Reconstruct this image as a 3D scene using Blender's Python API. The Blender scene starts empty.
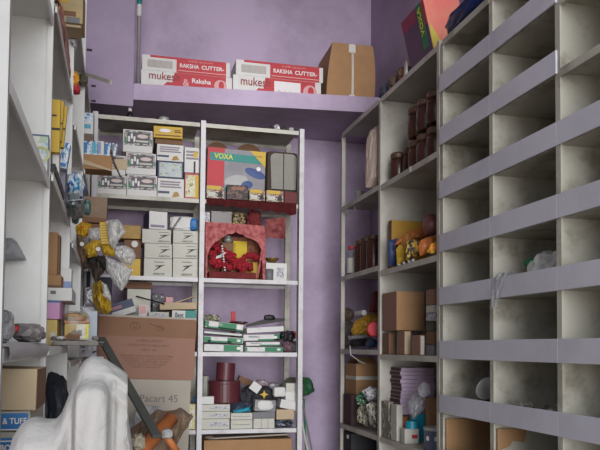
import bpy, bmesh, math, random
from mathutils import Vector, Matrix, noise, Euler
random.seed(7)
sc = bpy.context.scene
COL = sc.collection
R = math.radians
# ------------------------------------------------------------------ camera
EYE = Vector((0, 0, 1.5))
FPX, PPY = 720.0, 316.5
CM = (Matrix.Rotation(R(-14.4), 3, 'Z') @ Matrix.Rotation(R(92.5), 3, 'X') @ Matrix.Rotation(R(.48), 3, 'Z'))
cd = bpy.data.cameras.new('camera'); cam = bpy.data.objects.new('camera', cd); COL.objects.link(cam)
cam.location = EYE; cam.rotation_euler = CM.to_euler()
cd.sensor_width = 36; cd.lens = 36 * FPX / 600; cd.shift_y = (PPY - 225) / 600; cd.clip_start = .02
sc.camera = cam
def ray(u, v): return CM @ Vector(((u - 300) / FPX, -(v - PPY) / FPX, -1))
def PY(u, v, y): d = ray(u, v); return EYE + d * (y / d.y)
def PX(u, v, x): d = ray(u, v); return EYE + d * (x / d.x)
def rat(u): d = ray(u, 300); return d.x / d.y

# ------------------------------------------------------------------ materials
def s2l(c):
    o = []
    for x in c:
        x /= 255.0
        o.append(x / 12.92 if x <= .04045 else ((x + .055) / 1.055) ** 2.4)
    return (*o, 1)
MC = {}
def nodes(name):
    m = bpy.data.materials.new(name); m.use_nodes = True
    nt = m.node_tree; return m, nt, nt.nodes['Principled BSDF']
def mat(name, c, rough=.6, var=.12, scale=9, metal=0, c2=None, bump=0, thr=None, spec=.4, coord='Object'):
    """noise-varied paint / card / cloth"""
    if name in MC: return MC[name]
    m, nt, b = nodes(name); MC[name] = m
    L = nt.links
    tc = nt.nodes.new('ShaderNodeTexCoord')
    nz = nt.nodes.new('ShaderNodeTexNoise'); nz.inputs['Scale'].default_value = scale; nz.inputs['Detail'].default_value = 6
    nz.inputs['Roughness'].default_value = .65
    L.new(tc.outputs[coord], nz.inputs['Vector'])
    rp = nt.nodes.new('ShaderNodeValToRGB')
    lo, hi = thr or (.3, .7)
    rp.color_ramp.elements[0].position = lo; rp.color_ramp.elements[1].position = hi
    base = s2l(c)
    dark = s2l(c2) if c2 else tuple(x * (1 - 2 * var) for x in base[:3]) + (1,)
    rp.color_ramp.elements[0].color = dark; rp.color_ramp.elements[1].color = base
    L.new(nz.outputs['Fac'], rp.inputs['Fac']); L.new(rp.outputs['Color'], b.inputs['Base Color'])
    b.inputs['Roughness'].default_value = rough; b.inputs['Metallic'].default_value = metal
    b.inputs['Specular IOR Level'].default_value = spec
    if bump:
        bp = nt.nodes.new('ShaderNodeBump'); bp.inputs['Strength'].default_value = bump; bp.inputs['Distance'].default_value = .01
        n2 = nt.nodes.new('ShaderNodeTexNoise'); n2.inputs['Scale'].default_value = scale * 5; n2.inputs['Detail'].default_value = 4
        L.new(tc.outputs[coord], n2.inputs['Vector'])
        L.new(n2.outputs['Fac'], bp.inputs['Height']); L.new(bp.outputs['Normal'], b.inputs['Normal'])
    return m
def pmat(name, base, accents, scale=(5, 5, 4), rough=.5):
    """printed packaging: patches of ink over a base colour; accents = [(rgb, threshold)]"""
    if name in MC: return MC[name]
    m, nt, b = nodes(name); MC[name] = m
    L = nt.links
    tc = nt.nodes.new('ShaderNodeTexCoord')
    cur = None
    for i, (c, th) in enumerate(accents):
        mp = nt.nodes.new('ShaderNodeMapping'); mp.inputs['Scale'].default_value = scale
        mp.inputs['Location'].default_value = (i * 3.7 + .3, i * 1.3, i * 2.1)
        L.new(tc.outputs['Generated'], mp.inputs['Vector'])
        if i % 2 == 0:
            t = nt.nodes.new('ShaderNodeTexNoise'); t.inputs['Scale'].default_value = 1.6; t.inputs['Detail'].default_value = 3
            out = t.outputs['Fac']
        else:
            t = nt.nodes.new('ShaderNodeTexVoronoi'); t.distance = 'CHEBYCHEV'; t.inputs['Scale'].default_value = 1.5
            sp = nt.nodes.new('ShaderNodeSeparateColor'); L.new(t.outputs['Color'], sp.inputs[0]); out = sp.outputs[0]
        L.new(mp.outputs[0], t.inputs['Vector'])
        rp = nt.nodes.new('ShaderNodeValToRGB'); rp.color_ramp.elements[0].position = th; rp.color_ramp.elements[1].position = th + .03
        L.new(out, rp.inputs['Fac'])
        mx = nt.nodes.new('ShaderNodeMix'); mx.data_type = 'RGBA'
        L.new(rp.outputs['Color'], mx.inputs['Factor'])
        if cur is None: mx.inputs['A'].default_value = s2l(base)
        else: L.new(cur, mx.inputs['A'])
        mx.inputs['B'].default_value = s2l(c)
        cur = mx.outputs['Result']
    L.new(cur, b.inputs['Base Color'])
    b.inputs['Roughness'].default_value = rough; b.inputs['Specular IOR Level'].default_value = .35
    return m
def film(name, c, clear=.45, rough=.25):
    """thin polythene: part see-through, part milky"""
    if name in MC: return MC[name]
    m, nt, b = nodes(name); MC[name] = m
    L = nt.links
    b.inputs['Base Color'].default_value = s2l(c); b.inputs['Roughness'].default_value = rough
    tr = nt.nodes.new('ShaderNodeBsdfTransparent'); mx = nt.nodes.new('ShaderNodeMixShader')
    lw = nt.nodes.new('ShaderNodeTexNoise'); lw.inputs['Scale'].default_value = 22
    tc = nt.nodes.new('ShaderNodeTexCoord'); L.new(tc.outputs['Object'], lw.inputs['Vector'])
    mr = nt.nodes.new('ShaderNodeMapRange'); mr.inputs['From Min'].default_value = .3; mr.inputs['From Max'].default_value = .7
    mr.inputs['To Min'].default_value = max(0, clear - .2); mr.inputs['To Max'].default_value = min(1, clear + .2)
    L.new(lw.outputs['Fac'], mr.inputs['Value']); L.new(mr.outputs['Result'], mx.inputs['Fac'])
    L.new(b.outputs[0], mx.inputs[1]); L.new(tr.outputs[0], mx.inputs[2])
    L.new(mx.outputs[0], nt.nodes['Material Output'].inputs['Surface'])
    return m

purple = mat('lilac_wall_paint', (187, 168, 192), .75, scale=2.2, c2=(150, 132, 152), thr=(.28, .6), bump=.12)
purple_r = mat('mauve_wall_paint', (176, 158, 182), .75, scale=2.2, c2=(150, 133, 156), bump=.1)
steel = mat('cream_steel_paint', (189, 184, 171), .5, scale=7, c2=(130, 121, 106), thr=(.3, .52))
steelL = mat('white_steel_paint', (226, 224, 221), .5, scale=4, c2=(204, 200, 196), thr=(.25, .6))
steelB = mat('grey_beige_steel_paint', (190, 184, 174), .5, scale=6, c2=(140, 132, 122), thr=(.2, .55))
lipm = mat('lavender_grey_paint', (214, 210, 221), .5, scale=3, c2=(194, 190, 201), thr=(.25, .6))
shelfedge = mat('pale_lilac_steel', (208, 203, 204), .5, scale=7, c2=(170, 162, 160), thr=(.25, .5))
concrete = mat('dusty_concrete', (120, 114, 110), .9, scale=4, bump=.2)
ceilm = mat('old_whitewash', (176, 166, 178), .9, scale=2)
card = mat('brown_cardboard', (170, 130, 92), .85, scale=14, var=.08)
cardD = mat('dark_cardboard', (128, 94, 72), .85, scale=14, var=.1)
cardR = mat('reddish_cardboard', (150, 112, 96), .85, scale=5, var=.06)
cardG = mat('greyish_cardboard', (172, 162, 150), .85, scale=5, var=.06)
cardL = mat('light_cardboard', (190, 168, 138), .85, scale=10, var=.06)
whitep = mat('white_card', (214, 210, 206), .6, scale=12, var=.06)
offw = mat('off_white_card', (196, 192, 180), .6, scale=12, var=.06)
greyp = mat('grey_plastic', (120, 118, 122), .5, var=.15)
blackp = mat('black_plastic', (30, 29, 32), .5, var=.15)
darkp = mat('dark_grimy_metal', (62, 56, 54), .6, var=.25, scale=30)
redp = mat('red_ink', (186, 52, 60), .55, var=.06)
redd = mat('dull_red_cloth', (118, 38, 40), .85, var=.25, scale=30, bump=.3)
pinkc = mat('pink_patterned_cloth', (186, 106, 104), .8, scale=38, c2=(136, 58, 60), thr=(.4, .6))
flower = mat('red_petals', (170, 26, 44), .8, var=.3, scale=60)
yellow = mat('yellow_card', (204, 166, 54), .55, var=.08)
yellowD = mat('mustard_wrap', (176, 132, 40), .5, scale=25, var=.2)
orange = mat('orange_plastic', (204, 120, 70), .5, var=.15)
maroon = mat('maroon_plastic', (92, 42, 48), .4, var=.08)
navy = mat('navy_ink', (52, 58, 90), .5, var=.1)
blue = mat('blue_ink', (48, 112, 172), .5, var=.06)
blueB = mat('blue_polythene', (30, 46, 98), .3, var=.2, scale=20)
teal = mat('teal_ink', (30, 128, 118), .5, var=.05)
tealB = mat('turquoise_wrap', (40, 150, 176), .35, var=.1)
green = mat('green_ink', (26, 120, 74), .5, var=.08)
pink = mat('pink_card', (206, 150, 190), .6, var=.05)
lilac = mat('lilac_card', (214, 188, 214), .65, var=.08)
olive = mat('olive_grey_cloth', (96, 92, 80), .85, var=.15, scale=30)
cloth = mat('pale_grey_cotton', (158, 154, 151), .9, scale=9, var=.05, bump=.45)
brownG = mat('brown_glazed', (78, 48, 38), .25, var=.2, scale=15)
brassm = mat('brass', (170, 140, 80), .35, metal=.8)
silver = mat('bare_metal', (180, 178, 176), .4, metal=.35, var=.1)
bar_m = mat('grey_green_steel', (98, 100, 94), .5, metal=.3, scale=30)
kraft = mat('kraft_paper', (142, 118, 98), .85, scale=20, var=.15, bump=.2)
foil = mat('silver_bubble_wrap', (196, 194, 194), .35, scale=40, var=.2, bump=.5)
filmW = film('milky_polythene', (222, 220, 218), .35)
filmC = film('clear_polythene', (206, 206, 210), .6)
filmG = film('grey_polythene', (150, 148, 152), .35)
glass = film('thin_glass', (150, 150, 160), .68, .08)
photo_m = pmat('busy_dark_print', (190, 178, 160), [((60, 52, 50), .5), ((150, 80, 66), .7), ((40, 38, 40), .6)], (6, 6, 5))
bw_print = pmat('pink_grey_print', (92, 88, 92), [((200, 194, 188), .5), ((172, 150, 146), .8), ((64, 62, 66), .6)], (5, 3, 6))
gz_print = pmat('purple_grey_print', (214, 208, 208), [((164, 154, 160), .5), ((132, 124, 134), .85)], (11, 3, 8))
fl_print = pmat('floral_print', (200, 186, 130), [((206, 204, 196), .5), ((140, 138, 104), .8)], (5, 3, 5))
sky_print = pmat('sky_print', (190, 190, 172), [((164, 178, 196), .5), ((150, 148, 128), .85)], (4, 3, 6))
bl_print = pmat('blue_white_print', (210, 216, 222), [((60, 140, 186), .55), ((40, 96, 160), .8)], (4, 4, 3))
yb_print = pmat('yellow_black_print', (206, 164, 40), [((60, 44, 30), .62), ((190, 96, 40), .8)], (5, 5, 5))
yb2_print = pmat('orange_yellow_print', (214, 150, 42), [((204, 96, 40), .55), ((70, 48, 40), .82), ((222, 206, 70), .62)], (4, 4, 4))
ro_print = pmat('orange_brown_print', (168, 108, 84), [((206, 150, 96), .55), ((96, 60, 52), .75)], (4, 4, 8))
mx_print = pmat('mixed_scrap_print', (170, 160, 150), [((70, 64, 60), .5), ((110, 120, 80), .75), ((150, 60, 50), .68)], (5, 5, 5))
gr_print = pmat('green_scrap_print', (60, 130, 90), [((206, 206, 200), .55), ((30, 60, 50), .75)], (5, 5, 5))
lat_print = pmat('grey_black_print', (170, 166, 172), [((50, 48, 54), .55), ((204, 200, 204), .7)], (4, 4, 7))
camo = pmat('stone_print', (140, 134, 124), [((86, 80, 74), .5), ((190, 184, 170), .75)], (4, 4, 5))
grad = mat('photo_grey', (140, 134, 140), .45, var=.2, scale=8)
inkb = mat('black_ink', (44, 42, 46), .6, var=.05)
inkbr = mat('brown_ink', (112, 76, 64), .8, var=.05)
inkw = mat('white_ink', (226, 220, 218), .55, var=.04)
inky = mat('yellow_ink', (216, 204, 60), .5, var=.04)
inkpk = mat('pale_pink_ink', (216, 160, 158), .55, var=.06)
inkg = mat('pencil_grey_ink', (120, 112, 108), .8, var=.05)
dusty = mat('dust', (150, 142, 136), .95, var=.2, scale=60)

# ------------------------------------------------------------------ mesh helpers
def link(name, bm, m, parent=None, smooth=False, loc=None, rot=None):
    me = bpy.data.meshes.new(name); bm.normal_update(); bm.to_mesh(me); bm.free()
    me.materials.append(m)
    if smooth:
        for p in me.polygons: p.use_smooth = True
    o = bpy.data.objects.new(name, me); COL.objects.link(o)
    if parent: o.parent = parent
    if loc is not None: o.location = loc
    if rot is not None: o.rotation_euler = rot
    return o
def tag(o, label, cat, group=None):
    o['label'] = label; o['category'] = cat
    if group: o['group'] = group
    return o
def thing(name, label, cat, loc=(0, 0, 0), rot=(0, 0, 0), group=None):
    o = bpy.data.objects.new(name, None); o.empty_display_size = .05; COL.objects.link(o)
    o.location = loc; o.rotation_euler = rot
    return tag(o, label, cat, group)
def struct(name, bm, m, **k):
    o = link(name, bm, m, **k); o['kind'] = 'structure'; return o
def NB(): return bmesh.new()
def bx(bm, a, b, bev=0):
    """axis box between corners a and b"""
    a, b = Vector(a), Vector(b)
    r = bmesh.ops.create_cube(bm, size=1)
    s = b - a
    for v in r['verts']: v.co = Vector((v.co.x * s.x, v.co.y * s.y, v.co.z * s.z)) + (a + b) / 2
    if bev:
        es = list({e for v in r['verts'] for e in v.link_edges})
        bmesh.ops.bevel(bm, geom=es, offset=min(bev, .3 * min(abs(s.x), abs(s.y), abs(s.z))), segments=2, affect='EDGES', profile=.6)
    return bm
def B(a, b, bev=0): return bx(NB(), a, b, bev)
def cyl(bm, p, q, r0, r1=None, seg=16, cap=True):
    p, q = Vector(p), Vector(q); r1 = r0 if r1 is None else r1
    d = (q - p); L = d.length
    res = bmesh.ops.create_cone(bm, cap_ends=cap, segments=seg, radius1=r0, radius2=r1, depth=L)
    M = Matrix.Translation((p + q) / 2) @ d.to_track_quat('Z', 'Y').to_matrix().to_4x4()
    bmesh.ops.transform(bm, matrix=M, verts=res['verts'])
    return bm
def lathe(prof, seg=20, caps=True):
    bm = NB(); rings = []
    for r, z in prof:
        rings.append([bm.verts.new((r * math.cos(2 * math.pi * k / seg), r * math.sin(2 * math.pi * k / seg), z)) for k in range(seg)])
    for a, b in zip(rings, rings[1:]):
        for k in range(seg): bm.faces.new((a[k], a[(k + 1) % seg], b[(k + 1) % seg], b[k]))
    if prof[0] == prof[-1]: caps = False
    if caps and prof[0][0] > 1e-4: bm.faces.new(list(reversed(rings[0])))
    if caps and prof[-1][0] > 1e-4: bm.faces.new(rings[-1])
    return bm
def prism(pts, d, axis='Y'):
    """polygon in x,z pushed along y (0..d)"""
    bm = NB()
    f = [bm.verts.new((x, 0, z)) for x, z in pts]; g = [bm.verts.new((x, d, z)) for x, z in pts]
    n = len(pts)
    bm.faces.new(f); bm.faces.new(list(reversed(g)))
    for i in range(n): bm.faces.new((f[i], g[i], g[(i + 1) % n], f[(i + 1) % n]))
    bmesh.ops.recalc_face_normals(bm, faces=bm.faces)
    return bm
def tube(pts, r, seg=8):
    bm = NB()
    P = [Vector(p) for p in pts]; rings = []
    for i, p in enumerate(P):
        t = (P[min(i + 1, len(P) - 1)] - P[max(i - 1, 0)]).normalized()
        q = t.to_track_quat('Z', 'Y')
        rings.append([bm.verts.new(p + q @ Vector((r * math.cos(2 * math.pi * k / seg), r * math.sin(2 * math.pi * k / seg), 0))) for k in range(seg)])
    for a, b in zip(rings, rings[1:]):
        for k in range(seg): bm.faces.new((a[k], a[(k + 1) % seg], b[(k + 1) % seg], b[k]))
    bm.faces.new(list(reversed(rings[0]))); bm.faces.new(rings[-1])
    return bm
def crumple(size, seed, amp=.22, freq=3.0, sub=3, sq=.75):
    """a crumpled bag: boxy ball with creases, base at z=0"""
    bm = NB(); bmesh.ops.create_icosphere(bm, subdivisions=sub, radius=1)
    o = Vector((seed * 3.17, seed * 1.31, seed * 7.7))
    for v in bm.verts:
        d = v.co.normalized()
        c = Vector([math.copysign(abs(x) ** sq, x) for x in d])
        n = 1 - 2 * abs(noise.noise(d * freq + o)) + .5 * (1 - 2 * abs(noise.noise(d * freq * 2.3 + o))) + .25 * noise.noise(d * freq * 6 + o)
        v.co = c * (1 + amp * (n - .6))
    lo = Vector([min(v.co[i] for v in bm.verts) for i in range(3)]); hi = Vector([max(v.co[i] for v in bm.verts) for i in range(3)])
    for v in bm.verts:
        t = [(v.co[i] - lo[i]) / (hi[i] - lo[i]) for i in range(3)]
        v.co = Vector(((t[0] - .5) * size[0], (t[1] - .5) * size[1], t[2] * size[2]))
    return bm
def text_mesh(s, h, m, parent, x, y, z, name='lettering', rot=(R(90), 0, 0), wide=None, bold=.0):
    """lettering centred on (x, z); h = cap height; lies on the local front (y) face"""
    cu = bpy.data.curves.new('t', 'FONT'); cu.body = s; cu.size = h * 1.4; cu.align_x = 'CENTER'; cu.align_y = 'CENTER'
    cu.extrude = .0004; cu.offset = bold * h; cu.resolution_u = 3
    o = bpy.data.objects.new('t', cu); COL.objects.link(o)
    dg = bpy.context.evaluated_depsgraph_get()
    me = bpy.data.meshes.new_from_object(o.evaluated_get(dg)); me.name = name
    bpy.data.objects.remove(o)
    if wide:
        xs = [v.co.x for v in me.vertices]; k = wide / (max(xs) - min(xs))
        for v in me.vertices: v.co.x *= k
    me.materials.clear(); me.materials.append(m)
    t = bpy.data.objects.new(name, me); COL.objects.link(t); t.parent = parent
    t.location = (x, y, z); t.rotation_euler = rot
    return t
def dup(root, loc=None, rot=None, label=None, group=None):
    r = root.copy(); COL.objects.link(r)
    if loc is not None: r.location = loc
    if rot is not None: r.rotation_euler = rot
    if label: r['label'] = label
    if group: r['group'] = group
    for ch in list(root.children):
        c = ch.copy(); COL.objects.link(c); c.parent = r
        for g in list(ch.children):
            d = g.copy(); COL.objects.link(d); d.parent = c
    return r
GAP = .0015
class Bx:
    """a carton whose front (-y) face fills a pixel rectangle at depth Y; local origin = bottom middle of the front face"""
    def __init__(s, name, label, cat, px, Y, depth, m, zb=None, group=None, tilt=0, rz=0, bev=.002, smooth=False):
        u0, v0, u1, v1 = px
        um, vm = (u0 + u1) / 2, (v0 + v1) / 2
        a, b = PY(u0, vm, Y), PY(u1, vm, Y); t, d = PY(um, v0, Y), PY(um, v1, Y)
        s.w, s.d = b.x - a.x, depth
        z0 = d.z if zb is None else zb + GAP
        s.h = t.z - z0
        s.o = tag(link(name, B((-s.w / 2, 0, 0), (s.w / 2, depth, s.h), bev), m), label, cat, group)
        s.o.location = ((a.x + b.x) / 2, Y, z0); s.o.rotation_euler = (0, R(tilt), R(rz))
        s.top = z0 + s.h
    def panel(s, name, m, a, b, c, d, lift=.0008, label=None):
        """flat print on the front face; a,c across 0..1, b,d up 0..1"""
        x0, x1 = (a - .5) * s.w, (c - .5) * s.w
        o = link(name, B((x0, -lift, b * s.h), (x1, .0005, d * s.h)), m, s.o)
        if label: o['label'] = label
        return o
    def poly(s, name, m, pts, lift=.0012):
        bm = prism([((x - .5) * s.w, z * s.h) for x, z in pts], lift + .0005)
        return link(name, bm, m, s.o, loc=(0, -lift, 0))
    def text(s, t, m, x, z, h, wide=None, lift=.0018, bold=0, rot=0):
        return text_mesh(t, h * s.h, m, s.o, (x - .5) * s.w, -lift, z * s.h, wide=wide and wide * s.w, bold=bold, rot=(R(90), R(rot), 0))
    def tape(s, m, x0=.42, x1=.58):
        a, b = (x0 - .5) * s.w, (x1 - .5) * s.w
        bm = B((a, -.0008, s.h * .55), (b, .0005, s.h + .0008)); bx(bm, (a, -.0008, s.h), (b, s.d, s.h + .0008))
        return link('tape_strip', bm, m, s.o)
def sbox(name, label, cat, uf, un, ur, vt, vb, X, m, zb=None, group=None, rz=0, bev=.002):
    """a box on the side rack: its aisle face runs from column uf (far) to un (near), its near face from un to ur"""
    y1, y0 = X / rat(uf), X / rat(un)
    x1 = y0 * rat(ur)
    t, d = PX(un, vt, X), PX(un, vb, X)
    z0 = d.z if zb is None else zb + GAP
    w, l, h = x1 - X, y1 - y0, t.z - z0
    o = tag(link(name, B((-w / 2, 0, 0), (w / 2, l, h), bev), m), label, cat, group)
    o.location = ((X + x1) / 2, y0, z0); o.rotation_euler = (0, 0, R(rz))
    o['_w'] = 0; del o['_w']
    return o, w, l, h
def bag(name, label, cat, px, Y, depth, m, seed, zb=None, amp=.22, freq=3, group=None, rot=0, sq=.75, yoff=None):
    u0, v0, u1, v1 = px; um, vm = (u0 + u1) / 2, (v0 + v1) / 2
    a, b = PY(u0, vm, Y), PY(u1, vm, Y); t, d = PY(um, v0, Y), PY(um, v1, Y)
    z0 = d.z if zb is None else zb + GAP
    h = t.z - z0
    o = tag(link(name, crumple((b.x - a.x, depth, h), seed, amp, freq, sq=sq), m, smooth=False), label, cat, group)
    o.location = ((a.x + b.x) / 2, Y + depth / 2 if yoff is None else yoff, z0)
    o.rotation_euler = (0, R(rot), 0)
    return o

def pillow(name, label, cat, px, Y, th, m, seed, crease=.35, group=None, lean=0, parent=None):
    """a crumpled bag or soft pack with the outline px (pixel polygon at depth Y), swollen to thickness th and creased"""
    P = [PY(u, v, Y) for u, v in px]
    zb = min(p.z for p in P); xc = sum(p.x for p in P) / len(P)
    L2 = [(p.x - xc, p.z - zb) for p in P]
    bm = NB(); f = bm.faces.new([bm.verts.new((x, 0, z)) for x, z in L2])
    bmesh.ops.triangulate(bm, faces=[f])
    for _ in range(3): bmesh.ops.subdivide_edges(bm, edges=bm.edges[:], cuts=1, use_grid_fill=True)
    bmesh.ops.triangulate(bm, faces=bm.faces[:])
    def dist(x, z):
        b = 9
        for (ax, az), (bx_, bz) in zip(L2, L2[1:] + L2[:1]):
            dx, dz = bx_ - ax, bz - az; t = max(0, min(1, ((x - ax) * dx + (z - az) * dz) / (dx * dx + dz * dz + 1e-12)))
            b = min(b, math.hypot(x - ax - t * dx, z - az - t * dz))
        return b
    ds = {v: dist(v.co.x, v.co.z) for v in bm.verts}; R0 = max(ds.values()) * .6; S = 1 / max(R0, .01)
    o = Vector((seed * 2.7, seed * .9, seed * 5.1))
    front = bm.verts[:]; faces = bm.faces[:]; back = {}
    for v in front: back[v] = v if ds[v] < 1e-5 else bm.verts.new(v.co)
    for fc in faces:
        if any(back[v] is not v for v in fc.verts): bm.faces.new([back[v] for v in reversed(fc.verts)])
    for v in front:
        k = min(1, ds[v] / R0) ** .55; q = Vector((v.co.x, 0, v.co.z)) * S
        n = 1 - 2 * abs(noise.noise(q * 1.5 + o)) + .5 * (1 - 2 * abs(noise.noise(q * 3.1 + o)))
        j = Vector((noise.noise(q * 2 + o), 0, noise.noise(q * 2 - o))) * R0 * .12
        d = th / 2 * k * (1 + crease * (n - .5))
        if back[v] is not v: back[v].co.y = d; back[v].co += j
        v.co.y = -d if back[v] is not v else 0
        v.co += j
        v.co.y += lean * v.co.z
        if back[v] is not v: back[v].co.y += lean * v.co.z
    bmesh.ops.recalc_face_normals(bm, faces=bm.faces)
    ob = link(name, bm, m)
    if parent: ob.parent = parent; ob.location = Vector((xc, Y, zb)) - parent.location
    else:
        tag(ob, label, cat, group); ob.location = (xc, Y, zb)
    return ob

# ------------------------------------------------------------------ the room
XL, XR, YB, YF, ZC = -.47, 1.44, 3.97, .55, 3.75
struct('floor', B((XL - .1, YF - 2.5, -.1), (XR + .1, YB + .1, 0)), concrete)
struct('ceiling', B((XL - .1, YF, ZC), (XR + .1, YB + .1, ZC + .1)), ceilm)
struct('wall_left', B((XL - .1, YF, 0), (XL, YB + .1, ZC)), purple_r)
struct('wall_right', B((XR, YF, 0), (XR + .1, YB + .1, ZC)), purple_r)
struct('wall_back', B((XL, YB, 0), (XR, YB + .1, ZC)), purple)
# concrete pier beside the loft, and the loft slab whose face runs slightly askew
pier_x = .064
struct('wall_pier', B((XL, 3.53, 2.66), (pier_x, YB, ZC)), purple_r)
bm = NB()
pts = [(pier_x + .001, 3.556), (1.439, 3.40), (1.439, YB - .001), (pier_x + .001, YB - .001)]
lo = [bm.verts.new((x, y, 2.703)) for x, y in pts]; hi = [bm.verts.new((x, y, 2.783)) for x, y in pts]
bm.faces.new(list(reversed(lo))); bm.faces.new(hi)
for i in range(4): bm.faces.new((lo[i], lo[(i + 1) % 4], hi[(i + 1) % 4], hi[i]))
struct('trim_loft', bm, purple)
LOFT = 2.783
p = PY(138, 80, 3.60)
t = tag(link('drain_pipe', cyl(NB(), (p.x, 3.595, LOFT + .001), (p.x, 3.595, ZC - .01), .009, seg=12), mat('pale_grey_pipe', (150, 142, 146), .5), smooth=True), 'thin grey pipe rising from the left end of the loft ledge', 'pipe')
link('collar', cyl(NB(), (p.x, 3.595, 3.135), (p.x, 3.595, 3.195), .012, seg=12), whitep, t)
link('coupling', cyl(NB(), (p.x, 3.595, 3.195), (p.x, 3.595, 3.26), .013, seg=12), teal, t)

# ------------------------------------------------------------------ back rack (slotted angle)
BY = 3.5
BZ = [.36, .73, 1.10, 1.476, 1.837, 2.223, 2.60]
t = thing('slotted_shelf_rack', 'pale slotted steel rack of two bays under the loft ledge', 'shelf rack', (-.11, BY, 0))
for x in (0, .51, 1.01):
    for y in (0, .285):
        bm = B((x - .014, y, 0), (x + .014, y + .004, 2.612)); bx(bm, (x - .014, y, 0), (x - .010, y + .026, 2.612))
        link('post', bm, shelfedge if y == 0 else steel, t)
for x0, x1 in ((.0145, .4955), (.5245, .9955)):
    for z in BZ:
        bm = B((x0, .006, z - .004), (x1, .284, z)); bx(bm, (x0, .003, z - .020), (x1, .007, z)); bx(bm, (x0, .280, z - .020), (x1, .284, z))
        link('shelf', bm, shelfedge if z < 2.2 else steel, t)

# ------------------------------------------------------------------ right rack (two bays against the right wall)
RX, RXB = 1.14, 1.42
YN, YM, YE = 2.405, 3.018, 3.60
ZN = [.36, .74, 1.112, 1.474, 1.845, 2.23, 2.628]
ZF = [.36, .74, 1.112, 1.494, 1.872, 2.238, 2.632]
t = thing('side_shelf_rack', 'grey beige steel rack of two bays along the right wall', 'shelf rack', (RX, YN, 0))
link('side_panel', bx(B((.0065, 0, 0), (.28, .008, 2.64)), (-.001, -.002, 0), (.006, .02, 2.64)), steel, t)
link('side_panel', bx(B((.0055, YM - YN - .004, 0), (.28, YM - YN + .004, 2.62)), (-.002, YM - YN - .012, 0), (.005, YM - YN + .012, 2.62)), steelB, t)
for x in (0, .255):
    link('post', bx(B((x, YE - YN - .022, 0), (x + .004, YE - YN, 2.62)), (x, YE - YN - .004, 0), (x + .025, YE - YN, 2.62)), steelB, t)
for z in ZN:
    bm = B((.002, .013, z - .004), (.279, YM - YN - .006, z)); bx(bm, (-.001, .021, z - .022), (.003, YM - YN - .013, z + .001))
    link('shelf', bm, steelB, t)
for z in ZF:
    bm = B((.002, YM - YN + .006, z - .004), (.279, YE - YN - .006, z)); bx(bm, (-.001, YM - YN + .013, z - .022), (.003, YE - YN - .023, z + .001))
    link('shelf', bm, steelB, t)

# ------------------------------------------------------------------ pigeonhole cabinet (right, nearest)
dv = [2.385, 2.03, 1.675, 1.32, .965, .61]
tops = [2.502, 2.307, 2.111, 1.915, 1.722, 1.530, 1.337, 1.143]
t = thing('pigeonhole_cabinet', 'large cream pigeonhole cabinet with lavender grey lips on the right', 'cabinet', (RX, .61, 0))
for y in dv:
    link('divider', bx(B((.004, y - .61 - .006, 0), (.28, y - .61 + .006, 2.62)), (0, y - .61 - .011, 0), (.006, y - .61 + .011, 2.62)), steel, t)
for a, b in zip(dv, dv[1:]):
    for z in [x - .064 for x in tops] + [.95, .75, .55, .35, .1, 2.62]:
        bm = B((.006, b - .61 + .0065, z), (.279, a - .61 - .0065, z + .008))
        if z == 2.62 or (b < 1.6 and z > 2.2): bx(bm, (-.001, b - .61 + .0115, z - .012), (.0055, a - .61 - .0115, z + .010))
        link('shelf', bm, steel, t)
link('back_panel', B((.2795, -.006, 0), (.287, 1.785, 2.63)), mat('shade_dark_back', (44, 42, 40), .8, var=.2), t)  # near-black colour stands in for the deep shade inside the holes
for k, zt in enumerate(tops + [.95, .75]):
    runs = [(2.395, 2.0305), (2.0295, 1.6755)] if k < 2 else [(2.395, 2.0305), (2.0295, 1.6755), (1.6745, .61)]
    for a, b in runs:
        link('shelf_lip', B((-.006, b - .61, zt - .064), (-.0002, a - .61, zt), .001), lipm, t)

# things lying in the pigeonholes
def hole_z(k): return tops[k] - .064 + .008
pf = PX(481, 385, RX + .08)
o = thing('metal_funnel', 'grey metal funnel lying in a pigeonhole beside the carton rack', 'funnel', (RX + .085, 2.16, hole_z(6) + .066), (R(62), 0, R(-60)))
prof = [(.004, -.05), (.007, -.05), (.008, -.015), (.04, .055), (.041, .058), (.038, .055), (.006, -.012), (.004, -.05)]
link('cone', lathe(prof, 22), silver, o, smooth=True)
o2 = tag(link('paper_roll', cyl(NB(), (RX + .05, 2.26, hole_z(6) + .025), (RX + .14, 2.30, hole_z(6) + .025), .02), cardR, smooth=True), 'small reddish paper roll behind the metal funnel', 'roll')
bm = NB(); rnd = random.Random(3)
for i in range(70):
    s = rnd.uniform(.003, .011)
    M = Matrix.Translation((RX + rnd.uniform(.012, .09), rnd.uniform(1.72, 1.93), hole_z(6) + s * 1.5 + rnd.random() * .045)) @ Euler((rnd.random() * 6, rnd.random() * 6, 0)).to_matrix().to_4x4() @ Matrix.Diagonal((s, s * 1.4, s * .8, 1))
    bmesh.ops.create_icosphere(bm, subdivisions=1, radius=1, matrix=M)
o = tag(link('rubble', bm, dusty), 'grey crumbs and dust heaped behind a low pigeonhole lip', 'rubble'); o['kind'] = 'stuff'
o = tag(link('plastic_bag', crumple((.09, .17, .118), 11, .3, 3), filmW), 'crumpled white plastic bag with green mark in a pigeonhole', 'plastic bag'); o.location = (RX + .06, 1.80, hole_z(4))
link('green_print', crumple((.05, .06, .03), 5, .3, 3, 3), green, o, loc=(-.01, .075, .075), smooth=True)
o = tag(link('plastic_strip', NB(), filmC), 'clear plastic strip hanging over a pigeonhole lip', 'plastic strip')
bm = NB(); rows = []
pa = [(.05, 0, .02), (.01, 0, .074), (-.006, 0, .075), (-.017, .004, .05), (-.018, .010, .01), (-.018, .02, -.028)]
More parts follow.
